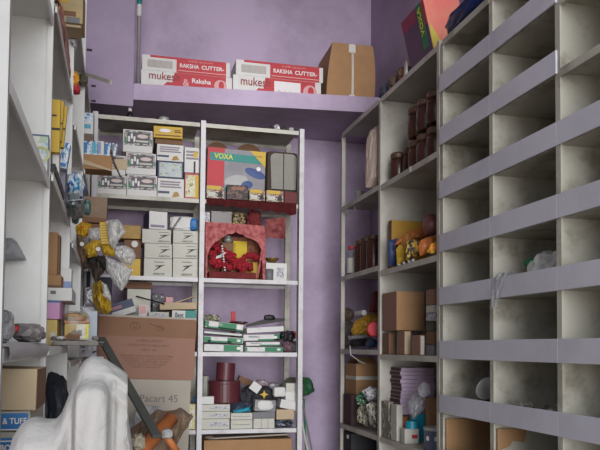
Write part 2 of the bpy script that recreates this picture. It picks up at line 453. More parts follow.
for i, (x, dy, z) in enumerate(pa):
    rows.append([bm.verts.new((x + .003 * math.sin(k * 2.1 + i), (k / 6 - .5) * (.10 - .012 * i) + dy, z + .003 * math.cos(k * 1.7))) for k in range(7)])
for a, b in zip(rows, rows[1:]):
    for k in range(6): bm.faces.new((a[k], a[k + 1], b[k + 1], b[k]))
bmesh.ops.solidify(bm, geom=bm.faces[:], thickness=.0012)
bm.to_mesh(o.data); bm.free(); o.location = (RX, 1.955, tops[4] - .064)
o = tag(link('bolt', cyl(cyl(NB(), (0, 0, 0), (0, 0, .018), .006), (0, 0, .018), (0, 0, .024), .011, seg=6), darkp), 'dark bolt standing in the pigeonhole left of the white bag', 'bolt'); o.location = (RX + .02, 2.055, hole_z(4))
# cardboard sheets against the lowest dividers
for yy, lab, pts in ((2.385, 'brown cardboard sheet leaning in the lowest far pigeonhole', [(.008, 0), (.2, 0), (.21, .16), (.008, .165)]),
                     (2.03, 'torn brown cardboard scrap in the lowest middle pigeonhole', [(.008, .0), (.014, 0), (.016, .10), (.05, .115), (.06, .13), (.10, .125), (.11, .168), (.008, .168)])):
    o = tag(link('cardboard_sheet', prism(pts, .004), card), lab, 'cardboard sheet'); o.location = (RX, yy - .02, hole_z(7) + .001)
o = tag(link('tin_can', lathe([(.02, 0), (.022, .003), (.022, .06), (.02, .063)]), silver, smooth=True), 'small dull tin lying beside the leaning cardboard sheet', 'tin'); o.location = (RX + .15, 2.2, hole_z(7) + .0225); o.rotation_euler = (R(90), 0, R(30))

# ------------------------------------------------------------------ left shelving units
def left_unit(label, X, Y0, Y1, zs, m, near=True, xb=XL + .005, top=2.9):
    t = thing('shelf_unit', label, 'shelf unit', (X, Y0, 0))
    dx = xb - X
    for y in ([0, Y1 - Y0] if near else [Y1 - Y0]):
        link('side_panel', bx(B((dx, y - .005, 0), (-.001, y + .005, top)), (-.012, y - .008, 0), (0, y + .008, top)), m if y else mat('dimmed_steel_paint', (168, 166, 164), .5, scale=4), t)  # near panel coloured greyer than its unit, to offset the strong light on it
    for z in zs:
        bm = B((dx, .009, z - .006), (-.001, Y1 - Y0 - .009, z)); bx(bm, (-.004, .009, z - .02), (0, Y1 - Y0 - .009, z))
        link('shelf', bm, m, t)
    link('back_panel', B((dx, .006, 0), (dx + .003, Y1 - Y0 - .006, top)), m, t)
    return t
zA = [.42, .78, 1.14, 1.497, 1.856, 2.21, 2.56]
u1 = left_unit('nearest white steel shelf unit along the left wall', -.1414, 1.0, 1.62, zA, steelL)
ph = PY(27, 262, 1.60)
pillow('grey_plate', 'bent grey sheet metal piece fixed on the near left panel', 'sheet metal', [(-6, 237), (12, 238), (17, 242), (20, 250), (27, 260.5), (-6, 262)], 1.585, .02, mat('sheet_grey', (150, 150, 152), .5), 97, .2)
# the dusty sheet folded round the front lip of its eye-level shelf
o = tag(link('wrapped_lip', bx(NB(), (-.05, 0, -.028), (.012, .555, -.0215), .002), filmG), 'dusty grey plastic sheet wrapped on the eye level left shelf', 'plastic sheet'); o.name = 'plastic_sheet'
bm = NB(); sec = [(-.20, .003), (-.1, .004), (-.02, .005), (.003, .005), (.009, -.002), (.010, -.009), (.008, -.015), (.006, -.019)]
rows = []
for i in range(15):
    y = .012 + .57 * i / 14
    rows.append([bm.verts.new((x + (.002 * math.sin(i * 1.7 + k) if x > 0 else 0), y, z + .0012 * math.sin(i * 2.3 + k * .7) + (0.001 if k < 3 else 0))) for k, (x, z) in enumerate(sec)])
for a, b in zip(rows, rows[1:]):
    for k in range(len(sec) - 1): bm.faces.new((a[k], a[k + 1], b[k + 1], b[k]))
old = o.data; me = bpy.data.meshes.new('plastic_sheet'); bm.to_mesh(me); bm.free(); me.materials.append(mat('dusty_sheet', (176, 170, 172), .5, scale=30, var=.12)); o.data = me
for pgn in me.polygons: pgn.use_smooth = True
o.location = (-.1414, 1.0, 1.4995)
zB = [.75, 1.12, 1.5, 1.881, 2.257, 2.63]
u2 = left_unit('second white steel shelf unit from the front on the left', -.1375, 1.64, 2.28, zB, steelL, False, top=2.9)
zD = [.72, 1.09, 1.456, 1.823, 2.19, 2.56]
u3 = left_unit('third white steel shelf unit from the front on the left', -.13, 2.30, 2.86, zD, steelL, False, top=2.9)
u4 = left_unit('low topped white shelf unit in the left back corner', -.125, 2.885, 3.45, zD, steelL, False, top=2.575)


# ================================================================== things on the loft ledge
def blade_box(i, lab, px, Y, zb, top):
    b = Bx('cutter_box', lab, 'box', px, Y, .17, whitep, zb, group='red and white cutter cartons on the loft ledge', rz=-.5)
    if top:
        b.panel('red_print', redp, .09, .86, .40, 1.0); b.panel('red_print', redp, .385, .0, .955, 1.0)
        b.panel('small_print', mat('faint_print', (180, 172, 164), .6, scale=60, var=.1), .06, .2, .34, .7)
        b.text('RAKSHA', inkw, .53, .48, .26, wide=.22, bold=.03); b.text('CUTTER-', inkw, .80, .48, .26, wide=.26, bold=.03)
        b.text('SUPER QUALITY', inkpk, .66, .82, .10, wide=.28); b.panel('pink_stripe', inkpk, .40, .13, .95, .18, .0012)
    else:
        b.poly('red_print', redp, [(.20, .0), (.28, .42), (.34, .42), (.36, .98), (.93, .98), (.93, .0)])
        b.text('mukesh', mat('brick_ink', (150, 60, 60), .6), .25, .70, .42, wide=.33, lift=.003, bold=.01)
        if i == 0:
            b.text('&', inkpk, .485, .45, .40, lift=.003, bold=.03)
            b.text('Raksha', inkw, .655, .60, .26, wide=.21, lift=.003, bold=.03)
            b.text('Chaff Cutter', inkpk, .60, .18, .14, wide=.32, lift=.003)
        else:
            b.panel('white_label', inkw, .46, .05, .76, .86, .0028)
            b.text('Raksha', inkpk, .6, .3, .2, wide=.2, lift=.004)
        bm = NB(); bmesh.ops.create_circle(bm, cap_ends=True, segments=24, radius=b.h * .36)
        o = link('round_mark', bm, inkpk, b.o, loc=((.87 - .5) * b.w, -.0032, b.h * .44), rot=(R(90), 0, 0))
        bm = NB(); bmesh.ops.create_circle(bm, cap_ends=True, segments=24, radius=b.h * .22)
        link('inner_mark', bm, redp, o, loc=(.004, .004, .0006)).scale = (.7, 1.1, 1)
    return b
c1 = blade_box(0, 'red and white cutter carton on ledge, lower one of left pair', (141, 73.5, 232, 88), 3.60, LOFT + .001, False)
blade_box(0, 'red and white cutter carton on ledge, upper one of left pair', (142, 58.5, 230, 73.5), 3.604, c1.top, True)
c2 = blade_box(1, 'red and white cutter carton with white label, lower one of right pair', (233, 78.5, 321, 95), 3.58, LOFT + .001, False)
blade_box(1, 'red and white cutter carton on ledge, upper one of right pair', (236, 63.5, 323, 78.5), 3.584, c2.top, True)
# big taped carton, slightly swollen
a, b_ = PY(328, 96, 3.56), PY(375, 96, 3.56); tz = PY(350, 43, 3.56).z
w_ = b_.x - a.x; h_ = tz - LOFT
bm = NB(); bmesh.ops.create_cube(bm, size=1); bmesh.ops.subdivide_edges(bm, edges=bm.edges[:], cuts=6, use_grid_fill=True)
for v in bm.verts:
    x, y, z = v.co; f = z + .5
    bul = 1 + .07 * math.sin(f * math.pi)
    sx = (x * w_ * bul + (.010 * f if x < 0 else 0) + (-.004 * f))
    v.co = Vector((sx + (.028 * f * (x < 0) * abs(x) * 2), y * .30 * bul, f * h_ - .006 * math.sin((x + .5) * math.pi) * (f < .01) * 0))
o = tag(link('taped_carton', bm, card, smooth=False), 'swollen brown carton with a white tape strip on the loft ledge', 'carton'); o.location = ((a.x + b_.x) / 2, 3.56 + .165, LOFT + .002); o.rotation_euler = (0, 0, R(-2))
bm = NB()
pr = [.55 * .0, .1, .2, .3, .4, .5, .6, .7, .8, .9, 1.0]
for i, (f, g) in enumerate(zip(pr, pr[1:])):
    yf, yg = [-(.15 * (1 + .07 * math.sin(k * math.pi)) + .002) for k in (f, g)]
    vs = [bm.verts.new((x, y, z * h_)) for x, y, z in ((.006, yf, f), (.018, yf, f), (.018, yg, g), (.006, yg, g))]
    bm.faces.new(vs)
link('tape_strip', bm, mat('pale_tape', (206, 196, 184), .4), o)
for f, s in ((.92, .02), (.1, .016)):
    yy = -(.15 * (1 + .07 * math.sin(f * math.pi)) + .0035)
    link('tape_end', B((.012 - s, yy, f * h_ - .022), (.012 + s * .8, yy + .001, f * h_ + .022)), whitep, o)
# ------------------------------------------------------------------ clutter on the top board of the back rack
TOPZ = 2.601
p = PY(130, 115, 3.56)
t = tag(link('small_bottle', lathe([(.014, 0), (.014, .03), (.007, .036), (.007, .042)], 12), blackp, smooth=True), 'tiny dark bottle with pale cap on the top of the back rack', 'bottle'); t.location = (p.x, 3.56, TOPZ)
link('cap', cyl(NB(), (0, 0, .0425), (0, 0, .058), .009, seg=10), whitep, t)
p = PY(164, 116, 3.55)
t = tag(link('tape_roll', lathe([(.013, 0), (.026, 0), (.026, .022), (.013, .022), (.013, 0)], 18), silver, smooth=True), 'little pale tape roll on top of the back rack', 'tape roll'); t.location = (p.x, 3.55, TOPZ)
for i, (u, s) in enumerate(((270, .02), (277, .026), (284, .022), (291, .02), (297, .016))):
    p = PY(u, 122, 3.56)
    t = tag(link('hinge', crumple((.032, .03, s * 1.6), 40 + i, .4, 4, 3), darkp if i % 2 == 0 else silver), ['dark greasy fitting at the left of the scrap on the rack top', 'bright metal fitting in the scrap on the rack top', 'dark fitting in the middle of the scrap on the rack top', 'second bright fitting in the scrap on the rack top', 'dark small fitting by the right post on the rack top'][i], 'metal fitting', 'metal scrap on the rack top')
    t.name = 'metal_fitting'; t.location = (p.x, 3.56, TOPZ)

# ================================================================== back rack, left bay, upper shelf
Z = 2.223
GW = 'green and white printed cartons on the upper shelf'
def gbox(px, zb, lab, dd=.21, Y=3.53):
    b = Bx('printed_carton', lab, 'carton', px, Y, dd, whitep, zb, group=GW)
    b.panel('print_band', bw_print, .04, .30, .96, .95)
    b.panel('dark_panel', mat('printed_charcoal', (84, 80, 86), .5, scale=60, var=.2), .14, .40, .90, .88, .0012)
    for k in range(3): b.panel('white_mark', inkw, .17 + .09 * k, .46 + .14 * (k % 2), .235 + .09 * k, .70 + .12 * (k % 2), .0018)
    b.panel('pale_stripe', offw, .44, .46, .86, .54, .0018)
    bm = NB(); bmesh.ops.create_circle(bm, cap_ends=True, segments=20, radius=1)
    for v in bm.verts: v.co = Vector((v.co.x * b.w * .19, v.co.y * b.h * .09, 0))
    link('pink_oval', bm, mat('pinkish_white_ink', (214, 188, 182), .5), b.o, loc=(b.w * .16, -.0024, b.h * .72), rot=(R(90), 0, 0))
    b.poly('green_mark', green, [(.02, .42), (.12, .68), (.13, .36)], .0016); b.poly('green_mark', green, [(.98, .3), (.9, .62), (.99, .6)], .0016)
    return b
g1 = gbox((127, 175, 157, 195), Z, 'green and white printed carton, bottom of the three high stack')
g2 = gbox((126, 153, 156, 175), g1.top, 'green and white printed carton, middle of the three high stack')
gbox((123, 130, 152.5, 153), g2.top, 'green and white printed carton, top of the three high stack')
g3 = gbox((97, 175, 126.5, 195), Z, 'green and white printed carton on the shelf beside left post')
gbox((98, 155, 125.5, 175), g3.top, 'green and white printed carton under the propped cardboard tray')
def pbox(name, lab, px, zb, m, frame=None, Y=3.53, dd=.2, group='printed picture cartons on the upper shelf', edge=whitep):
    b = Bx(name, lab, 'carton', px, Y, dd, frame or edge, zb, group=group)
    b.panel('printed_panel', m if m is not gz_print else whitep, .07, .08, .93, .92)
    if m is gz_print:
        for k in range(3): b.panel('print_line', mat('mauve_grey_ink', (150, 138, 148), .55, scale=70, var=.25), .1, .52 + .13 * k, [.9, .82, .86][k], .60 + .13 * k, .0014)
    return b
q1 = pbox('picture_carton', 'white carton with dark print at the bottom of middle stack', (157.5, 178.5, 184, 195.5), Z, gz_print)
q2 = pbox('picture_carton', 'navy framed carton with pale picture in the middle stack', (157.5, 161.5, 183.5, 178.5), q1.top, sky_print, navy)
q3 = pbox('picture_carton', 'white carton with purple print in the middle stack', (157, 144.5, 183.5, 161.5), q2.top, gz_print)
for q in (q1, q3):
    q.panel('navy_stripe', navy, .02, .22, .45, .34, .002); q.poly('golden_figure', yellowD, [(.55, .05), (.62, .3), (.75, .34), (.85, .1)], .002)
q4 = pbox('picture_carton', 'red and yellow framed carton beside the middle post', (184.5, 173, 199.5, 196), Z, fl_print, mat('dull_red_card', (176, 78, 80), .55))
q4.panel('yellow_stripe', yellow, .72, .05, .94, .9, .002)
q5 = pbox('picture_carton', 'white carton with yellow star standing on the red framed one', (184.5, 147.5, 199.8, 173), q4.top, gz_print)
st = [((.72 + .24 * (1 if k % 2 == 0 else .45) * math.sin(k * math.pi / 6)), .72 + .2 * (1 if k % 2 == 0 else .45) * math.cos(k * math.pi / 6)) for k in range(12)]
q5.poly('yellow_star', yellow, st, .002); q5.panel('black_stripe', inkb, .6, .0, .72, .45, .002)
q6 = Bx('flat_carton', 'dark brown flat carton under the yellow carton', 'carton', (155, 139.5, 183, 146), 3.53, .2, cardD, q3.top)
q7 = Bx('yellow_carton', 'yellow carton with white oval on top of the upper shelf stack', 'carton', (153.5, 126.5, 182.5, 140), 3.51, .24, yellow, q6.top, rz=-3)
bm = NB(); bmesh.ops.create_circle(bm, cap_ends=True, segments=24, radius=1)
for v in bm.verts: v.co = Vector((v.co.x * q7.w * .2, v.co.y * q7.h * .16, 0))
link('white_oval', bm, inkw, q7.o, loc=(-q7.w * .1, -.0022, q7.h * .62), rot=(R(90), 0, 0))
q7.panel('print_line', inkbr, .06, .16, .94, .24, .002); q7.panel('print_block', inkbr, .72, .5, .95, .58, .002); q7.panel('print_block', inkbr, .72, .66, .92, .72, .002)

# ------------------------------------------------------------------ left bay, second shelf: arrow cartons
Z = 1.837
rows_ = [((144, 258.5, 172, 274), (172.8, 258.5, 199.5, 274)), ((144.5, 243.6, 172, 258.5), (172.8, 243.6, 199.5, 258.5)), ((142.2, 229.4, 171, 243.6), (173.2, 230.8, 199.3, 243.6))]
names = [('bottom left', 'bottom right'), ('middle left', 'middle right'), ('top left', 'top right')]
def arrow_box(px, zb, lab, off):
    b = Bx('arrow_carton', lab, 'carton', px, 3.53, .2, offw, zb, group='off white arrow cartons on the second shelf')
    cx = .55 + off
    b.poly('arrow_mark', inkb, [(cx - .14, .60), (cx + .24, .66), (cx + .11, .58), (cx - .02, .44), (cx - .20, .28), (cx - .08, .46), (cx - .0, .57), (cx - .12, .55)], .0016)
    b.text('ARROW', inkb, cx, .14, .13, wide=.42, bold=.01); b.panel('print_line', inkg, cx - .18, .78, cx + .18, .82, .0014)
    return b
tops_ = [Z, Z]
offs = [(-.02, -.03), (.17, .14), (.2, 0)]
for r, pr_ in enumerate(rows_):
    for c, px in enumerate(pr_):
        b = arrow_box(px, tops_[c], 'off white carton with black arrow mark, %s of the stack of six' % names[r][c], offs[r][c])
        tops_[c] = b.top
b = Bx('navy_carton', 'white carton with navy side on top of the arrow cartons', 'carton', (149, 211.5, 167.5, 229.4), 3.53, .15, whitep, tops_[0], rz=8)
link('side_print', B((-b.w / 2 - .0012, 0, 0), (-b.w / 2 + .0005, b.d, b.h)), navy, b.o); b.panel('grey_band', mat('lilac_grey', (140, 128, 150), .6), .08, .1, .85, .24)
o = tag(link('crumpled_packet', crumple((.135, .12, .075), 21, .12, 2, sq=.45), whitep), 'crumpled white packet with blue end on the arrow cartons', 'packet'); p = PY(183, 229, 3.56)
o.location = (p.x, 3.6, tops_[1] + .002)
link('blue_print', crumple((.04, .05, .062), 4, .12, 2, 3, .5), blue, o, loc=(.05, -.042, .004)); link('grey_fold', prism([(-.055, 0.005), (-.02, .062), (-.01, .06), (-.045, .004)], .004), inkg, o, loc=(0, -.062, .004))
bk = Bx('mustard_carton', 'mustard carton standing at the back of the second shelf', 'carton', (121, 258.5, 140.5, 273), 3.60, .15, yellow, Z)
bk2 = Bx('brown_box', 'brown box between the clear bags and the arrow cartons', 'box', (124, 240, 141, 258), 3.605, .14, cardD, bk.top)
bk3 = Bx('yellow_carton', 'long yellow carton lying over the brown box at back', 'carton', (112, 225, 141, 233), 3.6, .14, yellowD, bk2.top + .004)
link('white_disc', cyl(NB(), (.0, -.0005, .0), (.0, .006, .0), .016), whitep, bk2.o, loc=(.01, -.0055, bk2.h - .02))

# ------------------------------------------------------------------ left bay, third shelf: stock behind the big carton
Z = 1.476
lowb = Bx('long_carton', 'long brown carton supporting the stock behind the big carton', 'carton', (101, 320, 197, 345), 3.53, .22, cardD, Z)
ZZ = lowb.top
b = Bx('cream_carton', 'tall cream carton with brown top behind the navy box', 'carton', (127, 289, 150.5, 322), 3.62, .11, offw, ZZ); cream = b
b2 = Bx('brown_lid_box', 'flat brown box lying on the tall cream carton', 'box', (124, 282, 152, 290), 3.61, .12, cardD, b.top)
b = Bx('navy_white_carton', 'navy and white carton lying tilted against the cream carton', 'carton', (113, 301, 137, 315), 3.53, .07, whitep, None, tilt=-19); nv = b
b.panel('navy_print', navy, 0, .42, 1, 1); b.panel('pink_print', mat('dusky_pink', (170, 110, 122), .5), .08, .55, .5, .78, .0016)
b = Bx('pink_carton', 'small pale carton with a red frame above the big carton edge', 'carton', (138.5, 305, 147, 319), 3.53, .06, whitep, ZZ); b.panel('pink_panel', inkpk, .1, .4, .9, .95)
b = Bx('flat_white_carton', 'flat white carton with grey print behind the big carton rim', 'carton', (148.5, 312, 169, 321), 3.53, .1, offw, ZZ); b.panel('grey_print', lat_print, .15, .4, .85, .8); fw = b
b = Bx('teal_white_carton', 'white and teal carton behind the right end of the big carton', 'carton', (172, 310.5, 196, 321), 3.53, .16, whitep, ZZ); tw = b
b.panel('teal_print', teal, .55, 0, 1, 1); b.text('Best', navy, .3, .5, .5, wide=.34, lift=.0016, bold=.03)
b = Bx('open_tray', 'shallow tan cardboard tray lying on the white and teal carton', 'tray', (160, 302.5, 197.5, 309.5), 3.53, .16, cardL, tw.top + .003, tilt=-2)
link('flap', prism([(-.03, 0), (.075, .035), (.08, .033), (-.02, -.002)], .1), cardL, b.o, loc=(.01, .02, b.h))
b = Bx('dark_carton', 'dark grey printed carton standing at the back of the shelf', 'carton', (152.5, 294, 164, 304), 3.705, .06, pmat('charcoal_print', (70, 68, 72), [((170, 168, 166), .58)], (4, 3, 6)), None)
b.o.location.z = ZZ + .0015; 
bmt = b; b.o.scale = (1, 1, (PY(158, 294, 3.705).z - ZZ) / b.h)
b = Bx('pink_box', 'small pink box beside the dark grey carton', 'box', (165.5, 297, 173, 322), 3.705, .05, inkpk, ZZ)
p, q = PY(137, 295.5, 3.515), PY(158, 304.5, 3.515)
tag(link('black_rod', tube([(p.x, 3.60, p.z + .002), (q.x + .03, 3.515, q.z + .003)], .0035), blackp), 'thin black rod lying across the cream carton', 'rod')
# lower down, beside the middle post
b = Bx('cream_pack', 'cream pack with a blue lid beside the middle post', 'pack', (183, 404, 199.5, 428), 3.53, .12, fl_print, 1.10)
o = tag(link('blue_bottle_cap', crumple((.03, .03, .035), 8, .2, 3, 3), blue, smooth=True), 'blue plastic scrap on top of the cream pack', 'scrap'); p = PY(196, 400, 3.56); o.location = (p.x, 3.56, b.top + .002); o.name = 'blue_scrap'
b = Bx('white_pack', 'slim white pack beside the middle post above the cream pack', 'pack', (192, 338, 199, 351), 3.53, .05, whitep, Z)

# ================================================================== back rack, right bay, upper shelf
Z = 2.223
# red cloth lining the shelf and hanging over its lip in scallops
a, b_ = PY(204, 205, 3.49), PY(299.5, 206, 3.49)
bm = NB(); n = 48
r0, r1, r2 = [], [], []
for i in range(n + 1):
    f = i / n; x = a.x + .012 + (b_.x - a.x - .028) * f
    r0.append(bm.verts.new((x, 3.77, Z + .003))); r1.append(bm.verts.new((x, 3.494, Z + .0035)))
    r2.append(bm.verts.new((x, 3.489 + .003 * math.sin(f * 50), Z - .022 - .012 * abs(math.sin(f * math.pi * 7)) - .028 * f * f)))
for A, Bv in ((r0, r1), (r1, r2)):
    for i in range(n): bm.faces.new((A[i], A[i + 1], Bv[i + 1], Bv[i]))
bmesh.ops.solidify(bm, geom=bm.faces[:], thickness=.0015)
tag(link('shelf_cloth', bm, redd), 'dark red cloth lining the shelf under the power tool carton', 'cloth')
ZC_ = Z + .007
b = Bx('tool_carton', 'red teal and grey power tool carton with yellow corner', 'carton', (206.5, 149.5, 264.5, 204), 3.56, .12, grad, ZC_, bev=.001, tilt=1.2)
vz = lambda v: 1 - (v - 149.5) / (204 - 149.5)
b.panel('red_panel', redp, .0, .18, .29, 1.0); b.panel('teal_band', teal, .04, .76, .98, .91, .0014)
b.poly('yellow_corner', yellow, [(.72, 1.0), (1.0, .70), (1.0, 1.0)], .002)
b.text('VOXA', inky, .27, .84, .10, wide=.32, lift=.0024, bold=.02)
b.text('ANGLE GRINDER', inkg, .87, .9, .025, wide=.14, lift=.0032)
bm = NB(); bmesh.ops.create_uvsphere(bm, u_segments=20, v_segments=10, radius=1)
for v in bm.verts: v.co = Vector((v.co.x * .055, v.co.y * .0016, v.co.z * .022))
link('tool_picture', bm, mat('blue_tool_ink', (52, 74, 130), .5), b.o, loc=(.095, -.001, b.h * .57), rot=(0, R(18), 0))
bm = NB(); bmesh.ops.create_uvsphere(bm, u_segments=20, v_segments=10, radius=1)
for v in bm.verts: v.co = Vector((v.co.x * .03, v.co.y * .0016, v.co.z * .02))
link('tool_picture', bm, mat('blue_tool_ink', (52, 74, 130), .5), b.o, loc=(.055, -.0013, b.h * .34), rot=(0, R(-8), 0))
bm = NB(); bmesh.ops.create_uvsphere(bm, u_segments=20, v_segments=10, radius=1)
for v in bm.verts: v.co = Vector((v.co.x * .06, v.co.y * .0012, v.co.z * .03))
link('tool_picture', bm, mat('pale_tool_ink', (176, 174, 172), .5), b.o, loc=(-.0, -.001, b.h * .4), rot=(0, R(-12), 0))
b.poly('teal_badge', teal, [(.2, .2), (.2, .26), (.38, .26), (.38, .2)], .0022)
bm = NB(); bmesh.ops.create_circle(bm, cap_ends=True, segments=20, radius=.011); link('round_badge', bm, inkw, b.o, loc=(.38 * b.w, -.0026, .66 * b.h), rot=(R(90), 0, 0))
# grinding wheels standing behind it
for u0, u1, v0, lab in ((205, 229, 142.5, 'brown grinding wheel standing behind the carton near the middle post'), (234, 263, 144.5, 'larger brown grinding wheel standing behind the carton middle')):
    a, b_ = PY(u0, 160, 3.73), PY(u1, 160, 3.73); r = (b_.x - a.x) / 2; tz = PY((u0 + u1) / 2, v0, 3.73).z
    t = tag(link('grinding_wheel', lathe([(.012, 0), (r * .5, 0), (r, .004), (r, .03), (r * .5, .034), (.012, .034), (.012, 0)], 32), cardD), lab, 'grinding wheel', 'grinding wheels behind the tool carton')
    t.rotation_euler = (R(90), 0, 0); r_ = r
    t.location = ((a.x + b_.x) / 2, 3.75, tz - r)
    if tz - 2 * r > ZC_ + .003:
        hh = tz - 2 * r - ZC_
        s = tag(link('wooden_block', B((-.04, 0, 0), (.04, .035, hh - .002)), cardD), 'block under the ' + lab.split(' standing')[0], 'block'); s.location = ((a.x + b_.x) / 2, 3.716, ZC_ + .0005)
# the pale twin pad drum
b = Bx('ribbed_pad', 'pale ribbed twin pad in a brown rounded frame', 'pad', (266.5, 150.5, 299, 204), 3.60, .12, cardD, ZC_, bev=.03)
b.o.data.materials[0] = mat('dark_brown_fibre', (74, 60, 50), .8)
ribm = mat('pale_ribbed_foam', (150, 146, 138), .8, scale=3)
for x0, x1, sg in ((.10, .49, -1), (.52, .92, 1)):
    xa, xb_, za, zb2, rr = (x0 - .5) * b.w, (x1 - .5) * b.w, b.h * .29, b.h * .93, .022
    pl = [(xa, za), (xb_, za), (xb_, zb2), (xa, zb2)]
    if sg < 0: pl = [(xa + rr * .3, za), (xb_, za), (xb_, zb2), (xa + rr, zb2), (xa + rr * .3, zb2 - rr * .4), (xa, zb2 - rr)]
    else: pl = [(xa, za), (xb_ - rr * .3, za), (xb_, zb2 - rr), (xb_ - rr * .3, zb2 - rr * .4), (xb_ - rr, zb2), (xa, zb2)]
    bm = prism(pl, .012)
    bmesh.ops.translate(bm, verts=bm.verts[:], vec=(0, -.0125, 0))
    for k in range(9):
        z = b.h * (.33 + .062 * k); bx(bm, (xa + .008, -.0135, z), (xb_ - .008, -.012, z + b.h * .04))
    link('ribbed_panel', bm, ribm, b.o)
b = None
for px, lab, m in (((206.5, 185.5, 224, 204), 'small yellow topped carton before the tool carton left end', photo_m), ((227, 185, 248, 204), 'small dark picture carton before the tool carton middle', pmat('dark_picture', (70, 56, 50), [((130, 84, 70), .52), ((30, 28, 30), .6)], (4, 4, 4))),
                   ((249.5, 189.5, 265, 205), 'small cream picture carton before the tool carton right end', photo_m), ((266.5, 190.5, 283.5, 205), 'small cream picture carton before the ribbed pad', photo_m)):
    b = Bx('small_carton', lab, 'carton', px, 3.505, .04, m, ZC_, group='small picture cartons along the red cloth')
    if px[0] != 227: b.panel('yellow_strip', yellow, .03, .68, .8, .97); b.poly('tool_mark', inkb, [(.6, .1), (.95, .15), (.85, .6), (.7, .5)], .0015); b.panel('cream_block', offw, .06, .12, .5, .5)
    else: b.panel('red_strip', cardR, .2, .65, .8, .85)
b = Bx('maroon_box', 'maroon box beside the cream cartons on the red cloth', 'box', (284.5, 192, 297, 206), 3.515, .05, mat('maroon_card', (112, 52, 52), .7), ZC_)

# ------------------------------------------------------------------ right bay, second shelf: the little shrine
Z = 1.837
t = thing('shrine', 'little red and pink shrine with scalloped arch on the second shelf', 'shrine', (.40, 3.5, Z))
def sp(u, v, y=3.5): p = PY(u, v, y); return (p.x - .40, p.z - Z)
outer = [sp(205.5, 276.5), sp(205.5, 222), sp(264.5, 226), sp(265.5, 276.5)]
arch = [(263, 276), (262, 251), (258, 243), (254, 240.5), (250, 238.5), (246.5, 238), (243, 235), (239.5, 234.5), (236, 232), (232.5, 234.5), (228.5, 234), (225, 237), (221, 238), (218.5, 241), (214.5, 243), (210, 249), (207.5, 256), (207, 276)]
inner = [sp(u, v) for u, v in arch]
cx0 = (inner[0][0] + inner[-1][0]) / 2
def hit(path, an):
    """farthest crossing of the ray at angle an (from the middle of the base) with a polyline"""
    dx, dz = math.cos(an), math.sin(an); best = None
    for (ax, az), (ex, ez) in zip(path, path[1:]):
        ax -= cx0; ex -= cx0; den = dx * (ez - az) - dz * (ex - ax)
        if abs(den) < 1e-12: continue
        t_ = (ax * (ez - az) - az * (ex - ax)) / den; s_ = (ax * dz - az * dx) / den
        if -1e-4 <= s_ <= 1.0001 and t_ > 0: best = max(best or 0, t_)
    return (cx0 + best * dx, best * dz)
op = [(outer[3][0], -.01), outer[2], outer[1], (outer[0][0], -.01)]; ip = [(inner[0][0], -.01)] + inner[1:-1] + [(inner[-1][0], -.01)]
angs = sorted([.004 + (math.pi - .008) * k / 70 for k in range(71)] + [math.atan2(p_[1], p_[0] - cx0) for p_ in (outer[1], outer[2])])
bm = NB(); rings = []
for an in angs:
    i_, o_ = hit(ip, an), hit(op, an)
    rings.append([bm.verts.new((i_[0], 0, i_[1] + .002)), bm.verts.new((o_[0], 0, o_[1] + .002)), bm.verts.new((o_[0], .006, o_[1] + .002)), bm.verts.new((i_[0], .006, i_[1] + .002))])
for A, Bv in zip(rings, rings[1:]):
    for k in range(4): bm.faces.new((A[k], A[(k + 1) % 4], Bv[(k + 1) % 4], Bv[k]))
bm.faces.new(rings[0]); bm.faces.new(list(reversed(rings[-1]))); bmesh.ops.recalc_face_normals(bm, faces=bm.faces)
link('arch_front', bm, pinkc, t, loc=(0, .001, 0))
x0, x1, hz = outer[0][0], outer[3][0], outer[1][1]
link('back_panel', B((x0, .175, .002), (x1, .181, hz - .04)), mat('shrine_backing', (176, 116, 84), .7, scale=24, c2=(120, 66, 52), thr=(.4, .6)), t)
link('side_panel', B((x0, .009, .002), (x0 + .005, .219, hz)), pinkc, t); link('side_panel', B((x1 - .005, .009, .002), (x1, .219, hz - .02)), pinkc, t)
link('roof', B((x0 + .006, .009, hz - .03), (x1 - .006, .219, hz - .024)), pinkc, t)
link('strut', tube([(x1 - .04, .01, .004), (x1 - .012, .012, .17)], .006), pinkc, t)
def petals(name, u, v, Y, r, m, lab, parentless=True, n=9):
    bm = NB(); rr = random.Random(int(u * 7 + v))
    for k in range(n):
        th, ph = rr.uniform(0, 6.28), rr.uniform(-1, 1)
        c = Vector((math.cos(th) * .65 * r, math.sin(th) * .4 * r, ph * .6 * r)) if k else Vector((0, 0, 0))
        mtx = Matrix.Translation(c) @ Euler((rr.random() * 6, rr.random() * 6, 0)).to_matrix().to_4x4() @ Matrix.Diagonal((r * .62, r * .62, r * .35, 1))
        bmesh.ops.create_icosphere(bm, subdivisions=2, radius=1, matrix=mtx)
    for vv in bm.verts:
        d = noise.noise(vv.co * 220) * r * .12; vv.co += vv.co.normalized() * d
    o = tag(link(name, bm, m, smooth=True), lab, 'flower', 'red flowers heaped inside the little shrine')
    p = PY(u, v, Y); o.location = p
    return o
